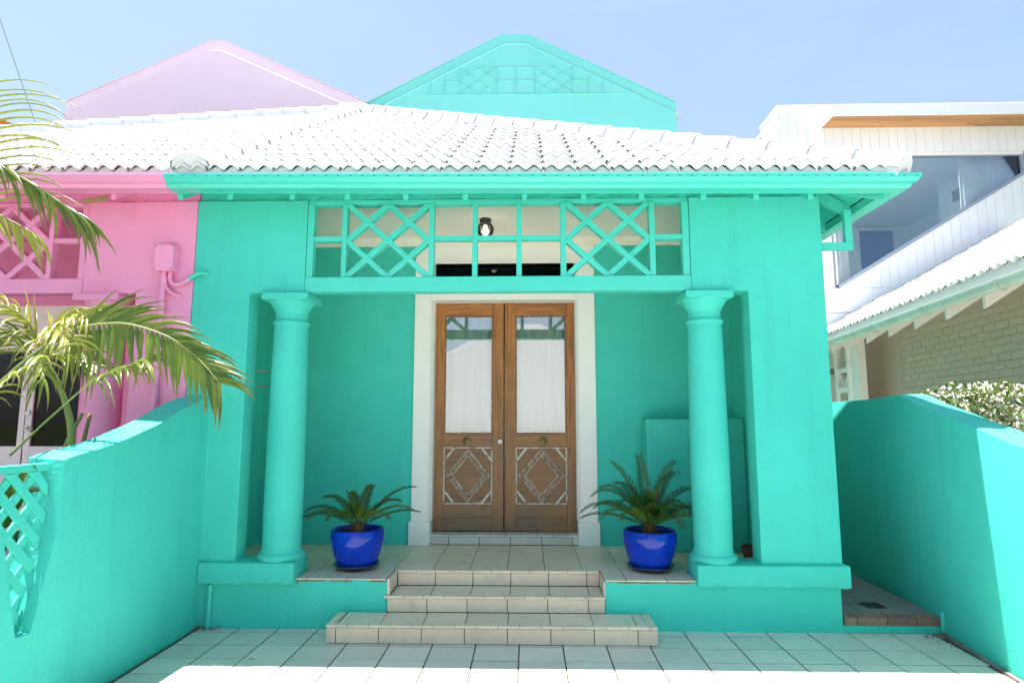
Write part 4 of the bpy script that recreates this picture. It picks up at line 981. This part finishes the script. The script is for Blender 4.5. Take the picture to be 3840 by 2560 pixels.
# taller palm whose crown reaches in from beyond the left edge
pa2 = thing('palm', (-4.75, 3.9, .05), 'taller yellowing palm reaching in at the upper left, before the pink gutter', 'palm', 'feather palms at the left')
obj('stem', tube(B(), bez([(-4.75, 3.9, .05), (-4.8, 3.9, 1.5), (-4.75, 3.95, 2.9), (-4.72, 4.0, 3.15)], 6), lambda t: .075 - .02 * t, 12), M['stem'], pa2, smooth='all')
Yq = 3.9
def pt(x, y): # point on the frond plane given in metres across / up as read from the photo grid
    return V3((x, Yq, y))
def up_top(t, e, r):
    return [(V3((1, r.uniform(-.15, .15), .42 - .30 * t + r.uniform(-.06, .06))), (.62 - .10 * t) * r.uniform(.8, 1.08), .017 + .006 * r.random(), .95 + .35 * r.random())]
def none(t, e, r): return []
def lf_top(t, e, r):
    return [(V3((-.8, -.3, .3)), .5 * r.uniform(.8, 1.1), .018, 1.0)]
def up_top(t, e, r):
    return [(V3((1, r.uniform(-.12, .12), .30 + r.uniform(-.05, .05))), .74 * r.uniform(.82, 1.05), .016 + .006 * r.random(), .85 + .35 * r.random())]
frond(pa2, [(-4.72, 4.0, 3.12), (-4.35, 3.95, 3.72), (-3.95, 3.9, 3.92), (-3.70, 3.9, 3.74), (-3.62, 3.9, 3.42), (-3.60, 3.9, 3.02)], 17, up_top, lf_top, M['palm_y'], .012, .52, 21)
def tight(t, e, r):
    return [(e * .8 + V3((r.uniform(-.12, .12), r.uniform(-.2, .1), -.45 + r.uniform(-.25, .12))), .36 * r.uniform(.7, 1.15), .024 + .010 * r.random(), .65 + .5 * r.random())]
def tight2(t, e, r):
    return [(e * .9 + V3((r.uniform(-.1, .15), r.uniform(-.2, .2), .10 + r.uniform(-.2, .1))), .34 * r.uniform(.7, 1.1), .020 + .008 * r.random(), 1.0 + r.random())]
frond(pa2, [(-4.72, 4.0, 3.12), (-4.2, 3.9, 3.40), (-3.7, 3.85, 3.36), (-3.30, 3.83, 3.18), (-2.98, 3.82, 2.98), (-2.86, 3.82, 2.90)], 19, tight2, tight, M['palm'], .013, .42, 23)
frond(pa2, [(-4.72, 4.0, 3.12), (-4.2, 3.85, 3.20), (-3.7, 3.8, 3.06), (-3.35, 3.78, 2.90), (-3.12, 3.77, 2.78)], 11, none, tight, M['palm_y'], .010, .45, 27)
frond(pal, [(-3.38, 4.3, 1.98), (-3.42, 4.22, 2.15), (-3.55, 4.1, 2.22), (-3.75, 4.0, 2.16), (-3.9, 3.95, 2.05)], 15, up_thin, dn_thin, M['palm'], .009, .2, 31)
frond(pal, [(-3.36, 4.3, 1.96), (-3.28, 4.15, 2.16), (-3.12, 4.0, 2.20), (-2.95, 3.9, 2.12)], 16, up_thin, dn_thin, M['palm_y'], .009, .15, 33)
frond(pal, [(-3.34, 4.3, 1.92), (-3.26, 4.1, 2.05), (-3.16, 3.95, 2.02), (-3.05, 3.85, 1.88)], 14, up_thin, dn_thin, M['palm'], .009, .15, 35)

# broad-leaved plant behind the lattice
bp_ = thing('bromeliad', (-3.10, 3.55, .05), 'dark broad-leaved plant behind the left wall lattice', 'plant')
rnd = random.Random(4)
for k in range(11):
    bm = B(); lay = add_attr(bm); az = rnd.uniform(0, 6.28)
    leaflet(bm, lay, (-3.08 + rnd.uniform(-.08, .08), 3.55 + rnd.uniform(-.1, .1), .5 + .06 * k), (math.cos(az) * .6, math.sin(az) * .6, .9), rnd.uniform(.45, .7), .10, 1.3, n=9)
    obj('leaf', bm, M['cycad'], bp_, smooth='all')
obj('stem', tube(B(), [(-3.08, 3.55, .05), (-3.09, 3.55, .6), (-3.08, 3.55, 1.2)], .02, 8), M['twig'], bp_)

# ------------------------------------------------------------------ star jasmine behind the right wall
js = thing('jasmine_bush', (3.75, 4.7, .02), 'star jasmine bush in white flower spilling over the right garden wall', 'bush')
rnd = random.Random(11)
def jasmine_top(y):
    return 1.66 + .22 * max(0, 1 - ((y - 5.0) / .62) ** 2) + (.14 if y > 5.2 else 0) - .05 * max(0, 4.6 - y)
bl_, bf = B(), B(); lay = add_attr(bl_)
for k in range(11000):
    y = rnd.uniform(2.6, 6.6); x0 = rx(y) + .20; 
    wdt = rnd.random() ** .8 * .55
    if y > 5.5: zt2 = 1.84 - (y - 5.5) * .25 + .02 * math.sin(y * 9)
    else:
        s = max(0, min(1, (5.7 - y) / .5)); base_top = 1.44 + .39 * max(0, min(1, (y - 3.96) / 1.5))
        zt2 = base_top + (.015 + .13 * math.exp(-((y - 4.85) / .42) ** 2)*1.25 + .05 * math.exp(-((y - 4.1) / .3) ** 2)) * s + .03 * math.sin(y * 23 + 1)
    if y < 3.9: zt2 = 1.40 + .02 * math.sin(y * 17)
    z = zt2 - (rnd.random() ** 1.6) * .55 + .03 * math.sin(x0 * 31 + y * 13); x = x0 + .03 + wdt
    if z < zt2 - .1 and wdt > .12 and rnd.random() < .5: continue
    p = V3((x, y, z)); az = rnd.uniform(0, 6.28); el = rnd.uniform(-.3, 1.1)
    d = V3((math.cos(az) * math.cos(el), math.sin(az) * math.cos(el), math.sin(el)))
    if rnd.random() < .72:
        L_ = rnd.uniform(.04, .075); s = d.cross(V3((rnd.uniform(-1, 1), rnd.uniform(-1, 1), 1))).normalized() * L_ * .22
        v = [bl_.verts.new(q) for q in (p, p + d * L_ * .5 + s, p + d * L_, p + d * L_ * .5 - s)]
        for vv, tt in zip(v, (0, .3, .75 + .3 * rnd.random(), .3)): vv[lay] = tt if rnd.random() < .9 else 1
        bl_.faces.new(v)
    else:
        nrm = (d + V3((-.5, -.7, .6))).normalized(); a = nrm.cross(V3((0, 0, 1))).normalized(); b = nrm.cross(a); p = p + V3((-.01, -.01, .02)); r = rnd.uniform(.013, .020); c0 = bf.verts.new(p)
        for q in range(5):
            th_ = q * 1.2566 + rnd.random() * .2
            e1 = bf.verts.new(p + (a * math.cos(th_) + b * math.sin(th_)) * r * .5 + nrm * .002); e2 = bf.verts.new(p + (a * math.cos(th_ + .25) + b * math.sin(th_ + .25)) * r); e3 = bf.verts.new(p + (a * math.cos(th_ + .7) + b * math.sin(th_ + .7)) * r * .85)
            bf.faces.new([c0, e1, e2, e3])
tag(obj('foliage', bl_, M['jas_leaf'], js), kind='stuff'); tag(obj('flowers', bf, M['petal'], js), kind='stuff')
for k in range(5): obj('stem', tube(B(), [(3.75 + .1 * k, 3.6 + .5 * k, 0), (3.6 + .05 * k, 3.6 + .5 * k, .8), (3.5 + .06 * k, 3.6 + .5 * k, 1.4)], .012, 6), M['twig'], js)

# ------------------------------------------------------------------ white cottage next door
wc = thing('cottage', (5.2, 8, 0), 'white painted brick cottage at the right with a white tiled lean-to roof', 'house')
g0 = V3((4.367, 5.492, 0)); gd = V3((.582, 4.83, 0)).normalized(); gn = V3((gd.y, -gd.x, 0))
CSL = .553
def G(s, o, z): p = g0 + gd * s + gn * o; return V3((p.x, p.y, z))
EZ = 2.985
uN = -gd; vN = V3((gn.x, gn.y, CSL)).normalized()
cro = obj('roof', roofbase([tuple(G(-1.6, .05, EZ)), tuple(G(-1.6, 5.2, EZ + CSL * 5.15)), tuple(G(6.1, 5.2, EZ + CSL * 5.15)), tuple(G(6.62, .05, EZ))][::1], .04), M['sarking'], wc)
def cin(p): return p.y < 12.05 and p.x < .86 * p.y + .5
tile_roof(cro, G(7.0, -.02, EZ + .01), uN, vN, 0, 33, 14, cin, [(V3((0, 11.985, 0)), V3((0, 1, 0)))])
bm = B(); A = [bm.verts.new(G(s_, o_, z_)) for s_, o_, z_ in ((-1.6, .0, EZ - .05), (-1.6, .0, EZ + .045), (-1.6, .1, EZ + .09), (6.9, .1, EZ + .09), (6.9, .0, EZ + .045), (6.9, .0, EZ - .05))]
bm.faces.new([A[0], A[1], A[4], A[5]]); bm.faces.new([A[1], A[2], A[3], A[4]]); obj('eave_bedding', bm, M['roof'], wc)
# gutter: half round along the eave, with brackets
bm = B(); rings = []
for s in (-1.6, 6.7):
    zz = 2.80
    rings.append([bm.verts.new(G(s, -.055 + .062 * math.cos(a), zz + .085 + .085 * math.sin(a))) for a in [math.pi * (1.0 + i / 10) for i in range(11)]] + [bm.verts.new(G(s, -.055 + .05 * math.cos(a), zz + .085 + .07 * math.sin(a))) for a in [math.pi * (2.0 - i / 10) for i in range(11)]])
for i in range(22): bm.faces.new([rings[0][i], rings[0][(i + 1) % 22], rings[1][(i + 1) % 22], rings[1][i]])
gt = obj('gutter', bm, M['copper'], wc, smooth=True)
for s in (.2, 1.55, 2.9, 4.25, 5.6):
    obj('bracket', tube(B(), [tuple(G(s, -.055 + .070 * math.cos(a), 2.885 + .093 * math.sin(a))) for a in [math.pi * (1.0 + i / 8) for i in range(9)]], .008, 6), M['copper'], gt)
a, b = G(-1.6, .02, 2.83), G(6.7, .02, 2.83)
sloped(tuple(a), tuple(b), .03, .16, M['white'], 'fascia', wc)
for s in [4.884 + .70 * k for k in (-9, -8, -7, -6, -5, -4, -3, -2, -1, 0, 1, 2)]:
    bm = B(); pts = [(.05, 2.70), (.05, 2.83), (.75, 2.96 + .55 * .55), (.75, 2.94 + .22)]
    A = [bm.verts.new(G(s - .022, o, z)) for o, z in pts]; Bq = [bm.verts.new(G(s + .022, o, z)) for o, z in pts]
    bm.faces.new(A); bm.faces.new(Bq[::-1])
    for i in range(4): bm.faces.new([A[i], Bq[i], Bq[(i + 1) % 4], A[(i + 1) % 4]])
    obj('rafter', bm, M['white'], wc)
obj('soffit', roofbase([tuple(G(-1.6, .06, 2.95)), tuple(G(-1.6, .8, 2.95 + .74 * CSL)), tuple(G(6.6, .8, 2.95 + .74 * CSL)), tuple(G(6.6, .06, 2.95))], .015), M['white'], wc)
# painted brick wall, bricks laid in stretcher bond
ang = math.atan2(gd.y, gd.x)
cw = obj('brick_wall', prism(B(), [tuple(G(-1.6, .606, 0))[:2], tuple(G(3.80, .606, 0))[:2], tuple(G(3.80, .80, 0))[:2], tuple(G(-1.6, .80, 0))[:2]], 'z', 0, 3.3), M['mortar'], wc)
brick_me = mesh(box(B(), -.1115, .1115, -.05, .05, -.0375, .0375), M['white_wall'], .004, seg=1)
for r in range(13, 33):
    z = .06 + r * .086
    for k in range(-3, 17):
        s = k * .233 + (.1165 if r % 2 else 0)
        if s > 3.68 or s < -.55: continue
        if z < 1.55 + .0: continue
        mt = Matrix.Translation(G(s, .650 + random.uniform(-.0015, .0015), z)) @ Matrix.Rotation(ang, 4, 'Z')
        link('brick', brick_me, cw, mt)
# recessed verandah bay further back, with a timber screen
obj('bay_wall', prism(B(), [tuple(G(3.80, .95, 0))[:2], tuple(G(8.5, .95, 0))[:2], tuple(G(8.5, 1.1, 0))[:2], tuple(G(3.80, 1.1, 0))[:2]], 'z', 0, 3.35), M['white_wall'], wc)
obj('bay_return', prism(B(), [tuple(G(3.76, .612, 0))[:2], tuple(G(3.798, .612, 0))[:2], tuple(G(3.798, 1.1, 0))[:2], tuple(G(3.76, 1.1, 0))[:2]], 'z', 0, 3.3), M['white_wall'], wc)
sc_ = obj('verandah_post', prism(B(), [tuple(G(5.02, .50, 0))[:2], tuple(G(5.30, .50, 0))[:2], tuple(G(5.30, .62, 0))[:2], tuple(G(5.02, .62, 0))[:2]], 'z', 0, 2.98), M['white'], wc, .004)
def gbox(s0, s1, o0, o1, z0, z1, m, name, par, bev=.003):
    return obj(name, prism(B(), [tuple(G(s0, o0, 0))[:2], tuple(G(s1, o0, 0))[:2], tuple(G(s1, o1, 0))[:2], tuple(G(s0, o1, 0))[:2]], 'z', z0, z1), m, par, bev)
gbox(5.32, 5.42, .45, .55, 0, 2.95, M['white'], 'screen_stile', sc_); gbox(5.88, 5.98, .45, .55, 0, 2.95, M['white'], 'screen_stile', sc_)
gbox(5.42, 5.88, .46, .54, 2.10, 2.19, M['white'], 'screen_rail', sc_); gbox(5.42, 5.88, .46, .54, 2.45, 2.52, M['white'], 'screen_rail', sc_); gbox(5.42, 5.88, .49, .52, .1, 2.10, M['white_wall'], 'screen_panel', sc_)
for a, b in ((5.42, 5.65), (5.88, 5.65)):
    p, q = G(a, .50, 2.45), G(b, .50, 2.20); obj('screen_brace', tube(B(), [tuple(p), tuple(q)], .022, 6), M['white'], sc_)

# ------------------------------------------------------------------ modern white extension behind
me_ = thing('extension', (7.5, 12.5, 3), 'modern white boarded upper storey with a raked window and a cedar canopy', 'building')
wy = 12.0
core = obj('wall', prism(B(), [(5.05, 2.5), (5.05, 7.82), (10.9, 7.84), (10.9, 6.84), (6.01, 6.84), (6.01, 4.21), (9.76, 6.475), (9.76, 6.84), (10.9, 6.84), (10.9, 2.5)][:0] or [(5.06, 2.5), (5.06, 7.80), (6.0, 7.80), (6.0, 2.5)], 'y', wy + .03, wy + .2), M['gap'], me_)
obj('wall', box(B(), 6.0, 10.95, wy + .03, wy + .2, 6.86, 7.80), M['gap'], me_)
obj('wall', prism(B(), [(6.0, 2.5), (6.0, 4.15), (9.80, 6.45), (10.95, 6.45), (10.95, 2.5)], 'y', wy + .03, wy + .2), M['gap'], me_)
obj('wall', box(B(), 9.80, 10.95, wy + .03, wy + .2, 6.45, 6.86), M['gap'], me_)
BW = .178; sill = lambda x: 4.205 + .6036 * (x - 6.014)
k = 0; x = 5.06
while x < 10.9:
    a, b = x + .003, x + BW - .003
    if b < 6.01: obj('board', box(B(), a, b, wy, wy + .028, 4.16, 7.82), M['board'], me_, .002, seg=1)
    else:
        obj('board', box(B(), a, b, wy, wy + .028, 6.90, 7.82), M['board'], me_, .002, seg=1)
        if a < 9.76: obj('board', prism(B(), [(a, 4.16), (b, 4.16), (b, min(sill(b) - .06, 6.5)), (a, min(sill(a) - .06, 6.5))], 'y', wy, wy + .028), M['board'], me_)
        else: obj('board', box(B(), a, b, wy, wy + .028, 4.16, 6.88), M['board'], me_)
    x += BW
obj('base_board', box(B(), 5.06, 10.9, wy - .03, wy + .028, 3.68, 4.15), M['board'], me_, .004); obj('base_board', box(B(), 5.06, 10.9, wy - .02, wy + .028, 2.6, 3.67), M['board'], me_, .004)
obj('lower_wall', box(B(), 5.07, 10.9, wy + .205, 17.5, -.1, 3.98), M['board'], me_)
obj('side_board', box(B(), 5.035, 5.058, wy, 12.85, -.1, 7.82), M['board'], me_, .003)
obj('capping', box(B(), 5.02, 11, wy - .03, wy + .25, 7.822, 7.905), M['board'], me_, .006); obj('capping', box(B(), 5.02, 5.25, wy + .251, 12.9, 7.822, 7.90), M['board'], me_, .006)
obj('rear_block', box(B(), 4.76, 11, 13.9, 18, 7.16, 8.05), M['board'], me_)
obj('roof', box(B(), 5.06, 11, wy + .80, 13.9, 7.72, 7.80), M['board'], me_)  # stops short above the added ceiling opening so sun can enter
# canopy
cp = obj('canopy', box(B(), 5.86, 11, 11.45, wy - .002, 7.43, 7.60), M['board'], me_, .004)
obj('canopy_trim', box(B(), 5.83, 11, 11.42, 11.449, 7.385, 7.60), M['board'], cp, .004); obj('canopy_trim', box(B(), 5.83, 5.859, 11.45, wy - .003, 7.385, 7.60), M['board'], cp, .004)
for r in range(7):
    y = 11.455 + r * .076; x = 5.87 - random.uniform(0, 1.2)
    while x < 11:
        e = x + random.uniform(1.6, 2.6)
        if e > 5.9: obj('soffit_plank', box(B(), max(x, 5.862), min(e - .004, 11), y, y + .073, 7.412, 7.428), M['wood_soffit'], cp, .001, seg=1)
        x = e
# window frame, glass, room
wf = obj('window', prism(B(), [(6.02, sill(6.02) - .055), (9.75, sill(9.75) - .055), (9.75, sill(9.75) + .012), (6.02, sill(6.02) + .012)], 'y', wy - .02, wy + .10), M['alu'], me_, .003)
obj('frame', box(B(), 6.0, 9.80, wy + .01, wy + .08, 6.835, 6.895), M['white'], wf); obj('frame', box(B(), 6.005, 6.035, wy + .02, wy + .08, 4.23, 6.83), M['white'], wf); obj('frame', box(B(), 9.74, 9.775, wy - .004, wy + .08, 6.42, 6.834), M['alu'], wf)
obj('frame', prism(B(), [(6.2, 6.815), (9.74, 6.815), (9.74, 6.834), (6.2, 6.834)], 'y', wy + .02, wy + .06), M['alu'], wf)
obj('pane', prism(B(), [(6.036, sill(6.036) + .013), (9.739, sill(9.739) + .013), (9.739, 6.814), (6.036, 6.814)], 'y', wy + .05, wy + .056), M['glass2'], wf)
rm = B(); box(rm, 5.3, 10.9, wy + .205, 17.6, 4.0, 7.15)
for f in list(rm.faces):
    c_ = f.calc_center_median()
    if abs(c_.y - wy - .205) < 1e-3 or abs(c_.x - 5.3) < 1e-3 or abs(c_.z - 7.15) < 1e-3: rm.faces.remove(f)   # unseen left side and ceiling left open, added to brighten the room
room = obj('room', rm, M['room'], me_)
obj('room_ceiling', box(B(), 5.3, 10.9, wy + .76, 17.6, 7.15, 7.158), M['room'], room); obj('room_ceiling', box(B(), 8.6, 10.9, wy + .206, wy + .759, 7.15, 7.158), M['room'], room)  # strip by the window is an unseen opening added to let sunlight in
obj('partition', box(B(), 9.82, 10.88, wy + .21, 14.6, 4.02, 7.148), M['room'], room)
ve = obj('air_vent', box(B(), 9.80, 9.822, 13.0, 14.1, 6.60, 6.86), M['alu'], room)
for k in range(9): obj('slat', box(B(), 9.793, 9.801, 13.03, 14.07, 6.62 + k * .026, 6.634 + k * .026), M['gap'], ve)
obj('room_door', box(B(), 9.45, 10.4, 17.5, 17.59, 4.05, 6.98), M['blue_door'], room); obj('architrave', box(B(), 9.36, 9.449, 17.48, 17.59, 4.05, 7.07), M['room'], room); obj('architrave', box(B(), 9.45, 10.5, 17.48, 17.59, 6.985, 7.07), M['room'], room)
obj('downlight', lathe(B(), [(.05, 7.147), (.06, 7.14), (.045, 7.135)], 8.75, 13.45, 20), M['enamel'], room)
curtain(8.72, 9.72, 5.0, 7.0, wy + .30, 13, .035, 'white pleated curtain at the right end of the raked window', 'curtains in the raked window')
curtain(6.05, 6.40, 4.1, 7.0, wy + .30, 6, .035, 'white pleated curtain at the left end of the raked window', 'curtains in the raked window')

# ------------------------------------------------------------------ across the street (seen only in reflections, returns light)
op = thing('house', (-1, -17, 0), 'white gabled house across the street, mirrored in the door panes', 'house')
obj('wall', prism(B(), [(-9, 0), (-9, 4.2), (-5.2, 4.2), (-1.2, 6.3), (.6, 6.3), (5.0, 4.0), (9.5, 4.0), (9.5, 0)], 'y', -17.4, -17), M['board'], op)
obj('roof', roofbase([(-5.6, -17.3, 4.15), (-1.2, -17.3, 6.4), (-1.2, -24, 6.4), (-5.6, -24, 4.15)], .1), M['roof'], op); obj('roof', roofbase([(.6, -17.3, 6.4), (5.2, -17.3, 4.0), (5.2, -24, 4.0), (.6, -24, 6.4)], .1), M['roof'], op)
obj('roof', roofbase([(-1.2, -17.3, 6.39), (.6, -17.3, 6.39), (.6, -24, 6.39), (-1.2, -24, 6.39)], .1), M['roof'], op)
tr = thing('tree', (-8.5, -15.5, 0), 'broad green street tree across the road, mirrored in the door panes', 'tree')
obj('trunk', tube(B(), [(-8.5, -15.5, 0), (-8.4, -15.5, 2), (-8.6, -15.4, 3.8)], lambda t: .2 - .1 * t, 8), M['twig'], tr)
bm = B(); rnd = random.Random(3)
for k in range(2600):
    v = V3((rnd.gauss(0, 1), rnd.gauss(0, 1), rnd.gauss(0, 1))).normalized() * (rnd.random() ** .4) * 2.2; p = V3((-8.6, -15.4, 5.0)) + v; s = rnd.uniform(.06, .14)
    a = V3((rnd.gauss(0, 1), rnd.gauss(0, 1), rnd.gauss(0, 1))).normalized(); b = a.orthogonal().normalized()
    bm.faces.new([bm.verts.new(p + q) for q in (a * s, b * s * .6, -a * s, -b * s * .6)])
tag(obj('crown', bm, M['shrub_green'], tr), kind='stuff')

# ------------------------------------------------------------------ litter
rnd = random.Random(9)
def dry_leaf(x, y, z, s, label, az, parent=None):
    bm = B(); a = math.cos(az), math.sin(az); P_ = []
    pts = [(-1, 0, .15), (-.3, .38, .02), (.5, .28, .05), (1.1, 0, .25), (.4, -.3, .10), (-.4, -.34, .06)]
    c0 = bm.verts.new((x, y, z + s * .02)); vs = [bm.verts.new((x + s * (u * a[0] - v * a[1]), y + s * (u * a[1] + v * a[0]), z + s * w * .8)) for u, v, w in pts]
    for i in range(6): bm.faces.new([c0, vs[i], vs[(i + 1) % 6]])
    return obj('dry_leaf', bm, M['leaf_dry'], parent)
tag(dry_leaf(-1.883, 4.44, .003, .026, '', .2), 'single curled dry leaf lying on the shaded tiles left of the steps', 'leaf')
bm = B()
for k in range(150):
    if k % 5 < 3: t = rnd.random() ** 2; x = 3.13 - t * .16 + rnd.gauss(0, .02); y = 5.04 - t * .03 - rnd.random() ** 3 * .25; x = min(x, rx(y) - .01)
    else: x = -2.585 + rnd.random() ** 2 * .17; y = 5.06 - rnd.random() ** 2 * .07
    s = rnd.uniform(.006, .018); p = V3((x, y, .004 + rnd.random() * .014)); a = V3((rnd.gauss(0, 1), rnd.gauss(0, 1), rnd.gauss(0, .4))).normalized() * s; b = a.orthogonal().normalized() * s * .35
    bm.faces.new([bm.verts.new(p + q) for q in (a, b, -a, -b)])
tag(obj('leaf_litter', bm, M['leaf_dry']), 'brown leaf litter gathered in the corners of the tiled terrace', 'leaf litter', kind='stuff')
bm = B()
for k in range(60):
    t = k / 60; y = 5.03 - t * 1.6; x = rx(y) - .012
    box(bm, x - .022 + rnd.uniform(-.004, .004), x + .008, y - .027, y, .0, .008 + rnd.random() * .004)
tag(obj('gravel_edge', bm, M['side_concrete']), 'dark gritty strip along the foot of the right wall', 'gravel', kind='stuff')

# grime where the porch tiles meet the painted plinth
bm = B(); rnd = random.Random(2)
for lo, hi in ((-1.82, -1.12), (.61, 1.29)):
    x = lo
    while x < hi:
        w = rnd.uniform(.02, .09); hgt = rnd.uniform(.003, .009)
        if rnd.random() < .75: box(bm, x, min(x + w, hi), 5.0725, 5.079, .363 - hgt, .3635)
        if rnd.random() < .18: box(bm, x, x + .006, 5.0735, 5.079, .362 - rnd.uniform(.01, .04), .3632)
        x += w
tag(obj('joint_grime', bm, M['twig'], gh), kind='stuff')
for a, z0, z1 in ((0, 2.035, 2.015), (1, 1.90, 1.885)):
    tag(obj('cord', tube(B(), [(-2.31, 5.268, z0), (-2.18, 5.29, z1), (-2.08, 5.40, z1 - .02)], .004, 5), M['brick'], None),
        ('upper' if a == 0 else 'lower') + ' thin brown cord strung behind the left column', 'cord', 'cords behind the left column')

bm = B(); rnd = random.Random(21)
for k in range(260):
    x, y = rnd.uniform(-2.5, 3.0), 5.05 - rnd.random() ** 1.6 * 2.2; sz = rnd.uniform(.0015, .006) * (2.2 if rnd.random() < .06 else 1)
    a = rnd.uniform(0, 6.28); p = V3((x, y, .0035)); u_ = V3((math.cos(a), math.sin(a), rnd.uniform(-.1, .3))) * sz; w_ = V3((-math.sin(a), math.cos(a), .1)) * sz * .45
    bm.faces.new([bm.verts.new(p + q) for q in (u_, w_, -u_, -w_)])
tag(obj('grit', bm, M['leaf_dry']), 'dark specks of grit and leaf scraps scattered over the terrace tiles', 'grit', kind='stuff')
